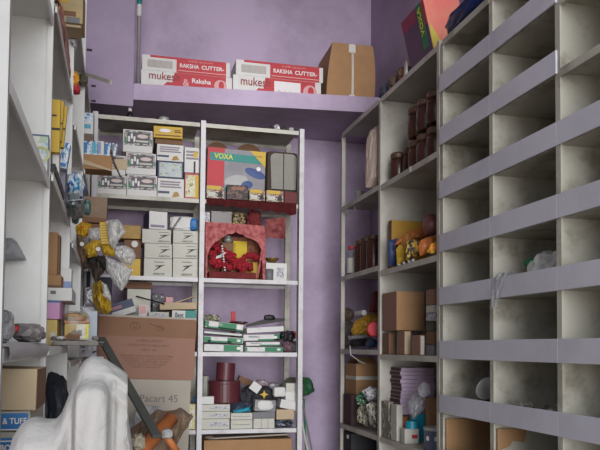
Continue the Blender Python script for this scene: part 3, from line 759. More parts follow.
fl = [(213, 244, 3.575, .030, 'dark red flower cluster under the left end of the shrine arch'), (230, 256, 3.57, .028, 'red flower cluster left of the yellow shrine cloth'), (251, 256, 3.57, .026, 'red flower cluster right of the yellow shrine cloth'),
      (256, 258, 3.575, .020, 'red flower cluster by the right shrine side'), (216, 263, 3.565, .030, 'red flower cluster below the pale bead garland'), (227, 267, 3.55, .026, 'red flower cluster at the middle of the shrine floor'),
      (239, 266, 3.55, .030, 'biggest red flower cluster at the front of the shrine'), (249, 267, 3.555, .026, 'red flower cluster beside the shrine strut'), (222, 250, 3.58, .022, 'red flower cluster hanging beside the silver pot'), (242, 259, 3.578, .022, 'red flower cluster right before the yellow cloth'), (212, 254, 3.57, .022, 'red flower cluster behind the bead garland'), (234, 262, 3.565, .026, 'red flower cluster at the foot of the yellow cloth')]
for u, v, Y, r, lab in fl: petals('flower_cluster', u, v, Y, r, flower, lab)
b = Bx('yellow_cloth', 'yellow cloth hanging at the back of the shrine', 'cloth', (233, 241, 247, 270), 3.60, .012, mat('bright_yellow_cloth', (206, 176, 40), .7, scale=20), None); 
b = Bx('gold_box', 'yellow gold box on the shrine floor behind flowers', 'box', (245, 262, 258, 276), 3.62, .04, yellow, Z + .004)
b = Bx('flower_bed', 'dark offering tray under the red flowers', 'tray', (209, 272, 256, 276.3), 3.535, .1, redd, Z + .003)
o = tag(link('bead_garland', NB(), whitep), 'pale bead garland draped in the shrine', 'garland')
bm = NB()
for k in range(16):
    s = k / 15; pp = PY(208 + 17 * s, 252 + 5 * math.sin(s * math.pi) + (k % 2), 3.575)
    bmesh.ops.create_icosphere(bm, subdivisions=1, radius=.008, matrix=Matrix.Translation(pp))
for k in range(10):
    s = k / 9; pp = PY(222 + 3 * s, 246 + 24 * s, 3.545); bmesh.ops.create_icosphere(bm, subdivisions=1, radius=.006, matrix=Matrix.Translation(pp))
bm.to_mesh(o.data); bm.free()
o = tag(link('silver_pot', lathe([(.012, 0), (.022, .008), (.024, .02), (.014, .032), (.018, .036)], 16), silver, smooth=True), 'small silver pot under the arch beside the yellow cloth', 'pot'); p = PY(228, 243, 3.63); o.location = p
pd = tag(link('wooden_stand', B((-.035, -.03, 0), (.035, .03, p.z - Z - .006)), cardD), 'brown stand carrying the silver pot in the shrine', 'stand'); pd.location = (p.x, 3.63, Z + .0035)
# things piled on top of the shrine
ZT = Z + hz - .022
b = Bx('brown_box', 'dark brown box on top of the shrine roof', 'box', (211, 211, 232, 226), 3.55, .1, brownG, ZT)
b = Bx('grey_box', 'small grey printed box on the shrine roof by the post', 'box', (204.5, 212, 210, 226), 3.55, .06, lat_print, ZT)
o = bag('gold_tinsel', 'bunch of gold tinsel on the shrine roof', 'tinsel', (232, 211, 247, 226), 3.55, .06, pmat('gold_print', (120, 96, 60), [((190, 170, 110), .55), ((60, 44, 36), .6)], (6, 6, 6)), 31, ZT, .4, 4)
bag('red_cloth_bunch', 'bunched dark red cloth at the right of the shrine roof', 'cloth', (247, 208, 263, 227), 3.53, .09, redd, 33, ZT, .35, 3)
# patterned cloth flag hanging beside the arch
bm = NB(); n = 10; A = []
c0, c1, c2, c3 = PY(265.5, 219, 3.493), PY(286, 217.5, 3.493), PY(285, 239, 3.493), PY(266, 237.5, 3.493)
for i in range(n + 1):
    for j in range(n + 1):
        s, v = i / n, j / n
        pp = (c0.lerp(c1, s)).lerp(c3.lerp(c2, s), v); A.append(bm.verts.new(pp + Vector((0, .003 * math.sin(s * 9 + v * 3), 0))))
for i in range(n):
    for j in range(n): k = i * (n + 1) + j; bm.faces.new((A[k], A[k + 1], A[k + n + 2], A[k + n + 1]))
bmesh.ops.solidify(bm, geom=bm.faces[:], thickness=.0015)
tag(link('hanging_cloth', bm, pinkc), 'square pink patterned cloth hanging right of the shrine arch', 'cloth')
p = PY(269, 276, 3.54)
o = tag(link('metal_tumbler', lathe([(.016, 0), (.02, .002), (.022, .055), (.020, .055), (.018, .006), (0, .006)], 18), greyp, smooth=True), 'grey metal tumbler beside the shrine', 'tumbler'); o.location = (p.x, 3.535, Z + .002)
b = Bx('white_box', 'white printed box behind the metal tumbler', 'box', (266, 263, 287, 277), 3.57, .05, whitep, Z); b.panel('grey_print', lat_print, .5, .2, .85, .75)
o = tag(link('brass_bowl', lathe([(.01, 0), (.018, .002), (.036, .02), (.039, .024), (.034, .021), (.012, .005), (0, .005)], 22), brassm, smooth=True), 'shallow brass bowl resting on the white printed box', 'bowl'); p = PY(272, 260, 3.6); o.location = (p.x, 3.6, b.top + .002)

# ------------------------------------------------------------------ right bay, third shelf: green and white packs
Z = 1.476
GG = 'green and white flat packs on the third shelf'
packs = [  # px rect, tilt, green spans, label
 ((204, 344.5, 243, 352), 1, [(.5, .05, .93, .95)], 'green and white flat pack, bottom of the left stack'),
 ((203.5, 337, 243, 345), 2.5, [(.0, .05, .18, .9), (.6, .05, .98, .9), (.1, 0, .7, .3)], 'green and white flat pack, second in the left stack'),
 ((204, 332.2, 242, 337.6), 4, [(.0, .8, 1, 1)], 'whitish flat pack, third in the left stack'),
 ((204.5, 322.5, 243, 331), 6, [(.0, .1, .1, .95), (.35, .05, .82, .95), (.06, .0, 1, .2)], 'green flat pack tilted on top of the left stack'),
 ((245, 347, 283, 352.5), 0, [(.52, .05, 1, .95), (.0, .1, .06, .9)], 'green and white flat pack, bottom of the right stack'),
 ((246, 342, 280, 347), -1, [(.4, .0, 1, .3)], 'white flat pack, second in the right stack'),
 ((243.5, 334.5, 279.5, 342), -1.5, [(.85, .0, 1, 1), (.4, 0, 1, .25)], 'white flat pack with green end, third in the right stack'),
 ((247, 327, 284, 333.5), -4, [], 'plain white flat pack on top of the right stack')]
zt = {0: Z, 1: Z}; 
wornw = mat('worn_white_card', (206, 202, 200), .6, scale=18, c2=(120, 116, 112), thr=(.25, .42))
for i, (px, tl, spans, lab) in enumerate(packs):
    k = i // 4
    b = Bx('flat_pack', lab, 'pack', px, 3.505, .20, wornw, zt[k] + (.003 + abs(math.sin(R(tl))) * .10 if i % 4 else .002), group=GG, tilt=tl)
    b.o.location.z += 0
    for (a0, a1, a2, a3) in spans: b.panel('green_print', green, a0, a1, a2, a3)
    if spans and i != 2: b.panel('white_print', inkw, .84, .3, .93, .7, .0016)
    if i in (3, 5, 6): b.text('PRIMO', inkb if i > 4 else inkw, .3, .6, .3, wide=.3, lift=.0018)
    zt[k] = b.top
ztL, ztR = zt[0], zt[1]
bag('paper_scrap', 'pale torn paper scrap on top of the left pack stack', 'paper scrap', (204, 314, 222, 323), 3.54, .08, mx_print, 51, ztL - .004, .35, 4)
b = Bx('red_handle', 'red plastic handle standing behind the left pack stack', 'handle', (231, 311.5, 235.5, 328), 3.725, .012, redp, Z, tilt=0); b.o.name = 'red_handle_tool'
b.o.location.z = Z + .0015
bag('dark_tool_heap', 'dark greasy fittings heaped between the two pack stacks', 'metal fittings', (229, 321, 250, 331), 3.60, .06, brownG, 52, ztL - .007, .45, 4)
p, q = PY(246, 327, 3.56), PY(287, 320, 3.56)
o = tag(link('hand_saw', prism([(0, 0), (.13, .022), (.2, .034), (.2, .046), (.12, .050), (.0, .012)], .006), darkp), 'dark worn tool lying on the plain white pack', 'tool'); o.location = (p.x, 3.56, ztR - .0); o.name = 'worn_tool'
link('handle', crumple((.06, .02, .03), 3, .2, 3, 3), blackp, o, loc=(.12, .0, .035), smooth=True)
bag('purple_pouch', 'dull purple pouch right of the flat pack stacks', 'pouch', (283, 341, 294, 352), 3.53, .06, mat('dull_mauve_wrap', (110, 80, 88), .5, scale=20), 53, Z, .3, 3)
bag('black_pouch', 'black crumpled pouch above the dull purple pouch', 'pouch', (281, 330, 297, 342), 3.60, .06, blackp, 54, None, .35, 3)
bag('grey_pouch', 'grey crumpled pouch beside the right rack post', 'pouch', (291, 343, 298, 353), 3.60, .05, greyp, 55, Z, .3, 3)
p = PY(293.5, 335, 3.66)
o = tag(link('red_reel', cyl(cyl(NB(), (0, 0, 0), (0, .03, 0), .021, seg=20), (0, -.004, 0), (0, 0, 0), .009), redp, smooth=False), 'red reel beside the right rack post', 'reel'); o.location = (p.x, 3.66, p.z)
bx_ = Bx('dark_box', 'dark box under the red reel', 'box', (287, 341, 298.5, 353), 3.665, .05, darkp, Z)

# ------------------------------------------------------------------ right bay, fourth shelf
Z = 1.10
for px, lab in (((201.5, 419, 229.5, 428), 'bottom grey white carton at left of the fourth shelf'), ((201.5, 411.5, 230, 419), 'middle grey white carton at left of the fourth shelf'), ((201.5, 404.5, 230, 411.5), 'top grey white carton under the maroon drum')):
    b = Bx('long_carton', lab, 'carton', px, 3.51, .2, offw, Z if px[1] > 415 else zz, group='grey white cartons on the fourth shelf'); zz = b.top
    b.panel('grey_print', lat_print, .3, .25, .95, .7)
zl = zz
b = Bx('small_white_carton', 'small white carton on the left cartons beside the maroon drum', 'carton', (202, 396.5, 214, 404.5), 3.51, .06, whitep, zl)
b = Bx('striped_block', 'grey yellowish block behind the small white carton', 'block', (201.5, 376, 208.5, 404), 3.64, .06, pmat('striped_grey', (140, 136, 120), [((96, 92, 90), .5)], (6, 2, .3)), zl)
pA = PY(224, 404, 3.62); rA = (PY(240, 395, 3.62).x - PY(208.5, 395, 3.62).x) / 2; hA = PY(224, 381, 3.62).z - zl
t = tag(link('maroon_drum', lathe([(rA * .96, 0), (rA, .004), (rA, hA * .86), (rA * 1.02, hA * .88), (rA * 1.02, hA), (rA * .6, hA), (rA * .58, hA - .01), (0, hA - .01)], 32), maroon, smooth=False), 'wide maroon plastic pipe fitting lying under a narrower one', 'pipe fitting', 'maroon pipe fittings on the fourth shelf'); t.location = (pA.x, 3.62, zl + .002)
rB = (PY(234.5, 375, 3.62).x - PY(216, 375, 3.62).x) / 2; hB = PY(225, 363.5, 3.62).z - zl - hA
t = tag(link('maroon_pipe', lathe([(rB, 0), (rB, hB), (rB * .9, hB), (rB * .9, 0), (rB, 0)], 32), maroon, smooth=False), 'narrower maroon pipe fitting standing on the wide one', 'pipe fitting', 'maroon pipe fittings on the fourth shelf'); t.location = (PY(225, 380, 3.62).x, 3.62, zl + hA + .004); t.rotation_euler = (0, R(3), 0)
zz = Z
for px, lab in (((230.8, 420, 252.5, 428), 'bottom cream carton under the turquoise packet'), ((230.8, 413, 252.5, 420), 'upper cream carton under the turquoise packet')):
    b = Bx('cream_carton', lab, 'carton', px, 3.51, .16, offw, zz, group='cream cartons under the turquoise packet'); zz = b.top; b.panel('print_line', inkg, .1, .45, .9, .5)
o = pillow('turquoise_packet', 'turquoise and dark packet on the cream cartons', 'packet', [(231.5, 406), (235, 402.5), (246, 401), (250.5, 405), (250, 411), (234, 413.3), (232, 412)], 3.56, .06, mat('slate_wrap', (66, 76, 92), .4), 61, .35)
pillow('turquoise_edge', '', '', [(233, 410.5), (249.5, 406.5), (250.5, 411), (234.5, 413.6)], 3.53, .02, tealB, 62, .2, parent=o)
zz = Z
b = Bx('pale_carton', 'pale triple carton under the blister pack', 'carton', (253.5, 418.5, 274.5, 428), 3.51, .14, offw, zz)
for x in (.36, .68): b.panel('seam', inkg, x, 0, x + .02, 1)
b = Bx('grey_case', 'flat grey case between pale carton and blister pack', 'case', (253, 412, 275, 418.5), 3.51, .14, greyp, b.top)
zz = b.top
b = Bx('blister_pack', 'clear blister pack with white insert propped on the grey case', 'blister pack', (254.5, 400, 275.5, 412.3), 3.52, .05, filmG, zz, tilt=3)
link('white_insert', crumple((.085, .012, .052), 63, .18, 2, 3), whitep, b.o, loc=(0, -.004, .004), smooth=True)
b = Bx('tan_box', 'small tan cardboard box on the bubble pouch at right', 'box', (276.5, 409.5, 294, 419.5), 3.525, .1, cardL, None); tb = b
bag('bubble_pouch', 'clear dark pouch of fittings under the tan box', 'pouch', (275.5, 419.8, 295.5, 428), 3.52, .1, pmat('pouch_print', (96, 102, 112), [((190, 196, 200), .56), ((40, 44, 54), .55)], (6, 5, 4)), 64, Z, .2, 3)
b = Bx('white_carton', 'white carton with curled end on the right heap', 'carton', (274, 390.5, 286, 400.5), 3.53, .05, whitep, None, tilt=0, bev=.012, group='white cartons on the right heap'); b.o.location.z = tb.top + .062
b = Bx('white_carton', 'white square ended carton against the right post', 'carton', (285.5, 391.5, 296.5, 402), 3.552, .1, whitep, None, group='white cartons on the right heap')
b = Bx('white_carton', 'white tilted carton directly above the tan box', 'carton', (279.5, 400.5, 295.5, 409), 3.53, .09, whitep, None, tilt=12, group='white cartons on the right heap')
b = Bx('white_carton', 'small cream carton topmost on the right heap', 'carton', (286, 383.2, 296.5, 391.5), 3.56, .08, offw, None, group='white cartons on the right heap')
b = Bx('long_box', 'dark brown long box leaning back behind the white slab', 'box', (237, 378, 253, 385), 3.72, .05, cardD, None, tilt=22)
b = Bx('white_slab', 'white slab leaning on the dark heap', 'slab', (248, 382, 258, 391), 3.56, .02, whitep, None, tilt=36)
bag('black_heap', 'black crumpled sacking in the middle of the fourth shelf', 'sacking', (241, 385, 277, 413), 3.59, .11, mat('charcoal_sacking', (52, 50, 56), .7, scale=20, var=.3), 65, None, .3, 3)
sv = [(.5 + .5 * (1 if k % 2 == 0 else .4) * math.sin(k * math.pi / 4), .5 + .5 * (1 if k % 2 == 0 else .4) * math.cos(k * math.pi / 4)) for k in range(8)]
p = PY(264, 399, 3.565); o = tag(link('yellow_valve', prism([((x - .5) * .045, z * .045) for x, z in sv], .012), yellow), 'yellow star shaped valve wheel on the black sacking', 'valve wheel'); o.location = (p.x, 3.563, p.z)
bag('clear_pouch', 'clear pinkish pouch at the back of the fourth shelf', 'pouch', (254, 379.5, 271, 396), 3.70, .07, film('pinkish_polythene', (170, 146, 152), .4), 66, None, .2, 3)
bag('grey_pouch', 'grey cloudy pouch behind the white cartons', 'pouch', (267, 382, 283, 400), 3.715, .05, filmG, 67, None, .2, 3)
pillow('olive_bundle', 'olive grey cloth bundle behind the small cream carton', 'bundle', [(279, 400), (280, 385), (287, 378), (300, 376), (303.5, 385), (303, 400)], 3.68, .07, olive, 68, .4)
pillow('green_bundle', 'green plastic bundle sticking out behind the right post', 'bundle', [(302, 377), (309, 377.5), (312, 381), (315, 391), (309, 395), (302, 397)], 3.76, .05, mat('green_plastic_sheet', (46, 96, 60), .5, scale=20), 69, .4)
for (u0, v0, u1, v1, lab, m) in ((303, 405, 312, 450, 'thin grey stick leaning between the two racks', greyp), (302, 422, 309, 450, 'short pale stick leaning between the two racks', steelB), (304, 408, 306, 450, 'green cord hanging beside the right post of back rack', green)):
    p = PY(u0, v0, 3.52 if m is not green else 3.76); q = PY(u1, v1, 3.44 if m is not green else 3.76); d = q - p; q = p + d * (p.z / -d.z) * .999 if m is not green else q
    q.y = max(q.y, 3.1) if m is not green else q.y
    tag(link('stick' if m is not green else 'cord', tube([p, q] if m is not green else [p + Vector((0, .0, .05)), p, q, (q.x, q.y, .5)], .005), m), lab, 'stick' if m is not green else 'cord')
# lowest: open carton and a maroon hoop on the fifth shelf
Z = .73
b = Bx('open_carton', 'wide brown open carton at the foot of the right bay', 'carton', (204, 439.5, 292, 452), 3.53, .2, card, Z)
bm = prism([(-.20, 0), (.2, .012), (.215, .016), (.2, .02), (-.19, .006)], .12); link('flap', bm, cardG, b.o, loc=(.0, .03, b.h + .001))
bag('brown_paper', 'crumpled brown paper at the left end of open carton', 'paper', (204, 436, 214, 441), 3.53, .05, kraft, 71, b.top + .004, .3, 3)
hp = [PY(222 + 15 * math.cos(a), 452 - 12.5 * math.sin(a), 3.742) for a in [math.pi * k / 16 for k in range(17)]]
tag(link('maroon_hose', tube(hp, .009, 10), maroon, smooth=True), 'maroon hose loop arching behind the open carton', 'hose')

# ================================================================== right rack, near bay (Y 2.41..3.01)
def at(o, u, X, z, dy=0):
    y = X / rat(u); o.location = (X, y + dy, z + GAP); return o
# top compartment: brown jars in two tiers
def jar(lab, loc, s=1.0):
    t = thing('brown_jar', lab, 'jar', loc, (0, 0, random.uniform(0, 6)), 'brown jars in the top of the side rack')
    link('body', lathe([(.0, 0), (.038 * s, 0), (.042 * s, .006 * s), (.042 * s, .085 * s), (.036 * s, .1 * s), (.034 * s, .108 * s), (0, .108 * s)], 20), brownG, t, smooth=True)
    bm = lathe([(.0, .109 * s), (.037 * s, .109 * s), (.040 * s, .112 * s), (.040 * s, .13 * s), (.034 * s, .138 * s), (0, .138 * s)], 20)
    link('lid', bm, mat('brown_lid', (96, 70, 54), .4, var=.15), t, smooth=False)
    link('neck_ring', lathe([(.0375 * s, .102 * s), (.039 * s, .1045 * s), (.0375 * s, .107 * s)], 20), brownG, t)
    return t
Z = ZN[5]
base = None
spots = [(1.195, 2.93, Z, 'brown lidded jar standing farthest, alone at the front left'), (1.215, 2.835, Z, 'second brown lidded jar from the panel on the shelf'), (1.20, 2.74, Z, 'third brown lidded jar from the panel on the shelf'),
         (1.195, 2.645, Z, 'fourth brown lidded jar from the panel on the shelf'), (1.195, 2.55, Z, 'brown lidded jar nearest the pigeonhole cabinet on the shelf'),
         (1.20, 2.745, Z + .14, 'upper brown jar farthest from the pigeonhole cabinet'), (1.195, 2.645, Z + .14, 'middle brown jar of the upper tier'), (1.195, 2.55, Z + .14, 'upper brown jar nearest the pigeonhole cabinet'),
         (1.32, 2.70, Z, 'brown lidded jar at back behind the third jar'), (1.32, 2.60, Z, 'brown lidded jar at back behind the fourth jar')]
j0 = jar(spots[0][3], Vector(spots[0][:3]) + Vector((0, 0, .002)), .92)
for x, y, z, lab in spots[1:]: dup(j0, Vector((x, y, z + .002 + (.002 if z > Z else 0))), (0, 0, random.uniform(0, 6)), lab)
tag(link('shelf_tag', B((0, 0, 0), (.0015, .018, .022)), whitep), 'little white tag stuck on the shelf lip under the jars', 'tag').location = (RX - .004, 2.66, Z - .020)
# second compartment: bright packets, and a round pot
Z = ZN[4]
o, w_, l_, h_ = sbox('yellow_sack', 'large yellow brown packet leaning at the back of the packet shelf', 'packet', 388.4, 391.5, 428, 220, 250, 1.165, yb2_print, Z)
o.data.materials[0] = mat('amber_packet', (184, 140, 54), .45, var=.12, scale=14)
link('side_strip', B((-w_ / 2 - .001, .0, 0), (-w_ / 2 + .0005, l_, h_)), cardD, o); link('dark_oval', lathe([(0, 0), (.014, .0), (.014, .001), (0, .001)], 18), cardD, o, loc=(.01, -.0012, h_ * .6), rot=(R(90), 0, 0))
navyp = mat('deep_blue_packet', (52, 70, 112), .5, var=.12)
dkp = pmat('black_lid_print', (74, 62, 50), [((190, 186, 176), .6), ((200, 160, 60), .62)], (4, 4, 4))
org = mat('orange_packet', (190, 108, 56), .45, var=.15)
for k, (pts, X, th_, m, lab) in enumerate((
  ([(388, 241), (398, 238), (400, 264), (389, 266)], 1.158, .02, navyp, 'blue packet standing at the front of packet shelf'),
  ([(396, 249), (400, 244), (404, 247), (406, 255), (405, 263), (397, 265)], 1.16, .03, yellow, 'crumpled yellow packet right of the blue packet'),
  ([(401, 242), (405, 231), (411, 233), (413, 243), (411, 260), (403, 262)], 1.185, .03, mat('brown_orange_packet', (170, 112, 52), .5, var=.15), 'brown orange packet in the middle of the packet shelf'),
  ([(405, 243), (411, 239), (419, 240), (420, 252), (416, 259), (406, 260)], 1.16, .03, dkp, 'dark packet with grey discs in the middle of packet shelf'),
  ([(418, 247), (421, 240), (431, 236), (438, 236), (438, 247), (428, 254), (420, 256)], 1.16, .03, org, 'orange packet near the pigeonhole cabinet'),
  ([(427, 252), (431, 244), (438, 241), (439, 251), (434, 254)], 1.148, .015, yb2_print, 'orange and yellow packet nearest the pigeonhole cabinet'))):
    uc = sum(p_[0] for p_ in pts) / len(pts)
    pillow('bright_packet', lab, 'packet', pts, X / rat(uc), th_, m, 80 + k, .45, 'bright packets on the side rack')
o = pillow('long_packet', 'long orange packet lying across the top of the bright packets', 'packet', [(394, 246), (397, 240), (404, 234), (418, 228), (434, 226), (437, 233), (420, 239), (404, 243)], 1.225 / rat(415), .03, org, 88, .4)
for k, u in enumerate((399, 404, 409, 413)):
    y = 1.148 / rat(u); o = tag(link('white_cap', cyl(NB(), (0, 0, 0), (0, .006, 0), .006, seg=12), whitep), 'little white bottle end by the shelf lip, %s from the left' % ['first', 'second', 'third', 'fourth'][k], 'bottle end', 'white bottle ends at the packet shelf lip'); o.name = 'bottle_end'; o.location = (1.149, y, ZN[4] + .009)
X = 1.185; y = X / rat(431)
t = tag(link('round_pot', lathe([(.015, 0), (.028, .007), (.036, .024), (.037, .04), (.03, .06), (.02, .068), (.023, .074), (.02, .074), (.016, .064), (0, .064)], 24), mat('dull_rose_clay', (122, 78, 74), .35, var=.15), smooth=True), 'dull rose round pot resting on the bright packets', 'pot'); t.location = (X + .01, y, PX(431, 233, X).z); t.rotation_euler = (R(-25), 0, 0)
# third compartment: cartons
Z = ZN[3]
low = []
o, w_, l_, h_ = sbox('brown_carton', 'low brown carton at left under the big square carton', 'carton', 382.5, 389, 395, 333, 354, 1.15, cardD, Z)
o, w2, l2, h2 = sbox('brown_carton', 'brown carton with pale face under the big square carton', 'carton', 397.5, 404.5, 411, 331, 354, 1.15, cardR, Z)
link('pale_face', B((-w2 / 2 + .002, -.001, .002), (w2 / 2 - .002, .0005, h2 - .002)), cardL, o)
o3, w3, l3, h3 = sbox('brown_carton', 'smaller brown carton with white strip beside the dark stack', 'carton', 411.5, 420, 425, 335, 355, 1.15, cardR, Z)
link('white_strip', B((-w3 / 2 + .004, -.001, .002), (w3 / 2 - .003, .0005, h3 - .004)), offw, o3)
o = tag(link('paper_bag', B((0, 0, 0), (.04, .02, .09), .003), whitep), 'white and blue pack wedged between the low cartons', 'pack'); o.location = (1.165, 1.15 / rat(395.3), Z + .002); link('blue_print', B((.004, -.001, .02), (.036, .0005, .06)), blue, o)
zt = Z + max(h_, h2) + .004
o, w_, l_, h_ = sbox('square_carton', 'big square brown carton standing on the low cartons', 'carton', 382.5, 396.5, 424, 291, 332, 1.145, cardR, zt)
link('near_face', B((-w_ / 2 + .001, -.001, .001), (w_ / 2 - .001, .0005, h_ - .001)), card, o); link('tape_strip', B((-w_ / 2 + .001, l_ * .44, h_ - .0005), (w_ / 2 - .001, l_ * .56, h_ + .0008)), cardL, o)
zt = Z
for k, (v0, m, lab) in enumerate(((345, greyp, 'grey carton at the bottom of the dark stack by pigeonholes'), (331.5, cardD, 'dark brown carton second in the stack by pigeonholes'), (321.5, olive, 'olive carton in the middle of the stack by pigeonholes'), (313, lat_print, 'grey printed carton in the stack by pigeonholes'), (305, offw, 'pale carton fifth in the stack by pigeonholes'), (289, cardR, 'reddish carton topmost in the stack by pigeonholes'))):
    o, w_, l_, h_ = sbox('stacked_carton', lab, 'carton', 426, 433 if k % 2 else 432.5, 443, v0, 356, 1.16 + .004 * (k % 3), m, zt, 'stack of cartons beside the pigeonhole cabinet'); zt += h_ + .0025
# fourth compartment
Z = ZN[2]
# lilac pads: a stack of thin slabs
zt = Z + .06
sup, w_, l_, h_ = sbox('brown_carton', 'brown carton under the lilac slab stack', 'carton', 388, 401, 431, 416, 440, 1.175, cardD, Z); zt = Z + h_ + .003
ztop = PX(401, 367.5, 1.19).z; n = 12; th = (ztop - zt) / n
s0 = None
for k in range(n):
    if s0 is None:
        y1, y0 = 1.19 / rat(391), 1.19 / rat(401); x1 = y0 * rat(434)
        s0 = link('lilac_slab', B((0, 0, 0), (x1 - 1.19, y1 - y0, th - .0008), .001), lilac); tag(s0, 'lilac slab at the bottom of the lilac stack', 'slab', 'lilac slabs on the side rack')
        link('brown_end', B((-.0012, .001, .001), (.0005, y1 - y0 - .001, th - .002)), mat('brown_edge', (92, 66, 66), .8), s0); s0.location = (1.19, y0, zt)
    else:
        r = dup(s0, (1.19 + random.uniform(-.004, .004) + (.006 if k == n - 3 else 0), y0 + random.uniform(-.003, .003), zt + k * th), None, 'lilac slab at the top of the lilac stack' if k == n - 1 else 'lilac slab %s from the bottom of the lilac stack' % ['second', 'third', 'fourth', 'fifth', 'sixth', 'seventh', 'eighth', 'ninth', 'tenth', 'eleventh'][k - 1])
def rbag(name, lab, cat, u0, v0, u1, v1, X, m, seed, zb=None, amp=.2, depth=.08, sub=4, sq=.7):
    uc = (u0 + u1) / 2; y = X / rat(uc); a = PY(u0, v1, y); b = PY(u1, v1, y); zt_ = PY(uc, v0, y).z; z0 = PY(uc, v1, y).z if zb is None else zb + .002
    o = tag(link(name, crumple((b.x - a.x, depth, zt_ - z0), seed, amp, 3, sub, sq), m, smooth=True), lab, cat); o.location = ((a.x + b.x) / 2, y + depth / 2, z0); return o
for k, (u0, un, ur, vt, vb, m, lab) in enumerate(((382, 389, 394, 402, 436, camo, 'stone patterned pack at the left front under the lilac stack'), (391, 397, 403, 405, 436, offw, 'cream pack beside the stone patterned pack'))):
    o, w_, l_, h_ = sbox('stone_pack', lab, 'pack', u0, un, ur, vt, vb, 1.146, m, Z)
rbag('stone_bag', 'stone patterned bag at the shelf front beside the cream carton', 'bag', 391, 419, 403, 444, 1.165, camo, 91, Z + .001, .15, .035)
o, w_, l_, h_ = sbox('cream_carton', 'cream carton with a red mark on the low shelf front', 'carton', 401, 405, 419, 429, 450, 1.15, offw, Z); link('red_mark', B((.0, -.001, h_ * .35), (.025, .0005, h_ * .6)), redp, o)
o, w_, l_, h_ = sbox('teal_carton', 'teal carton behind the cream carton with red mark', 'carton', 410, 412, 426, 414.5, 436, 1.20, tealB, Z + .0)
link('blue_print', B((-w_ / 2 + .003, -.001, h_ * .2), (0, .0005, h_ * .7)), blue, o)
rbag('orange_scrap', 'orange scrap between the cream pack and the teal carton', 'scrap', 401, 417, 409, 432, 1.185, orange, 92, None, .2, .03)
pillow('plastic_bag', 'cloudy plastic bag before the lilac slab stack', 'plastic bag', [(408, 402), (413, 395), (420, 393), (425, 399), (424, 410), (414, 419), (409, 413)], 1.165 / rat(416), .035, filmG, 93, .6)
pillow('clear_plastic_bag', 'clear plastic bag clinging to the upper lilac slabs', 'plastic bag', [(418, 388), (423, 382), (430, 384), (431, 394), (424, 398), (419, 395)], 1.165 / rat(424), .02, film('very_clear_polythene', (206, 206, 210), .8), 94, .6)
y = 1.15 / rat(430)
t = thing('paint_tin', 'blue grey paint tin beside the pigeonhole cabinet', 'paint tin', (1.203, y + .05, Z + .002))
hT = PX(430, 428, 1.17).z - Z
link('body', lathe([(0, 0), (.050, 0), (.050, hT - .012), (0, hT - .012)], 28), mat('slate_tin', (96, 98, 120), .35, metal=.2, var=.12), t, smooth=False)
link('rim', lathe([(.050, hT - .0118), (.0525, hT - .008), (.0525, hT), (.047, hT), (.046, hT - .007), (0, hT - .007)], 28), silver, t)
for a in (200, 240): link('dash_print', B((-.006, -.0006, 0), (.006, .0006, .016)), inkw, t, loc=(.0505 * math.cos(R(a)), .0505 * math.sin(R(a)), hT * .45), rot=(0, 0, R(a + 90)))
o, w_, l_, h_ = sbox('brown_board_box', 'brown cardboard box behind the paint tin', 'box', 425.5, 428, 441, 398, 440, 1.235, card, Z)
t = tag(link('tape_can', lathe([(.012, 0), (.026, 0), (.026, .03), (.012, .03), (.012, 0)], 22), tealB), 'turquoise tape roll beside the teal carton', 'tape roll'); p = PY(411, 428, 1.19 / rat(411)); t.location = (1.185, 1.185 / rat(411) - .01, PX(411, 428, 1.185).z)

# ================================================================== right rack, far bay (Y 3.03..3.58)
Z = ZF[5]
pillow('pinkish_sack', 'pale pinkish paper sack standing in the top far bay', 'sack', [(366, 187.5), (366, 160), (367, 139), (370, 131), (376, 126), (382, 123), (384, 185), (376, 187)], 3.14, .10, mat('pinkish_wrap', (190, 168, 156), .7, scale=6), 99, .25)
Z = ZF[5]
yj = 1.18 / rat(358.5)
t = tag(link('steel_cup', lathe([(.012, 0), (.016, .003), (.018, .04), (.024, .046), (.026, .05), (.024, .05), (.016, .042), (0, .042)], 18), silver, smooth=True), 'small steel cup on the top far shelf', 'cup'); t.location = (1.18, yj, Z + .002)
for k, u in enumerate((344, 348, 352, 358)):
    y = 1.20 / rat(u); t = tag(link('hanging_hook', tube([(0, 0, 0), (0, 0, -.02), (.006, 0, -.028), (.012, 0, -.02)], .004), silver), 'little metal hook under the top far shelf, %s from the corner' % ['first', 'second', 'third', 'fourth'][k], 'hook', 'hooks under the top far shelf'); t.location = (1.18, y, Z - .0055)
Z = ZF[4]
def gjar(lab, u, X, r, h, capm, zb, content=None):
    y = X / rat(u); t = thing('glass_jar', lab, 'jar', (X, y, zb + .002), (0, 0, 0), 'jars in the far bay of the side rack')
    link('body', lathe([(0, 0), (r * .95, 0), (r, .005), (r, h * .78), (r * .7, h * .88), (r * .7, h * .9)], 20), content or glass, t, smooth=True)
    link('lid', lathe([(0, h * .9), (r * .8, h * .9), (r * .8, h), (0, h)], 20), capm, t)
    if content is None: link('contents', lathe([(0, .004), (r * .9, .004), (r * .9, h * .5), (0, h * .52)], 16), mat('jar_contents', (86, 74, 74), .7, scale=40, var=.3), t); link('paper_label', lathe([(r * 1.01, h * .1), (r * 1.01, h * .6)], 20, False), offw, t).scale = (1, 1, 1)
    return t
gjar('glass jar with red lid on the far bay shelf', 352.5, 1.19, .030, .155, redp, Z)
for k, (u, X, lab) in enumerate(((361, 1.20, 'dark brown jar right of the red lidded jar'), (367, 1.20, 'dark brown jar in the middle of far bay shelf'), (373.5, 1.20, 'dark brown jar nearest the middle panel'))):
    t = gjar(lab, u, X, .036, .17, mat('brown_lid', (96, 70, 54)), Z, brownG)
t = gjar('glass jar with clear lid behind the red lidded jar', 356.5, 1.262, .034, .185, silver, Z); t.location.y = 3.545
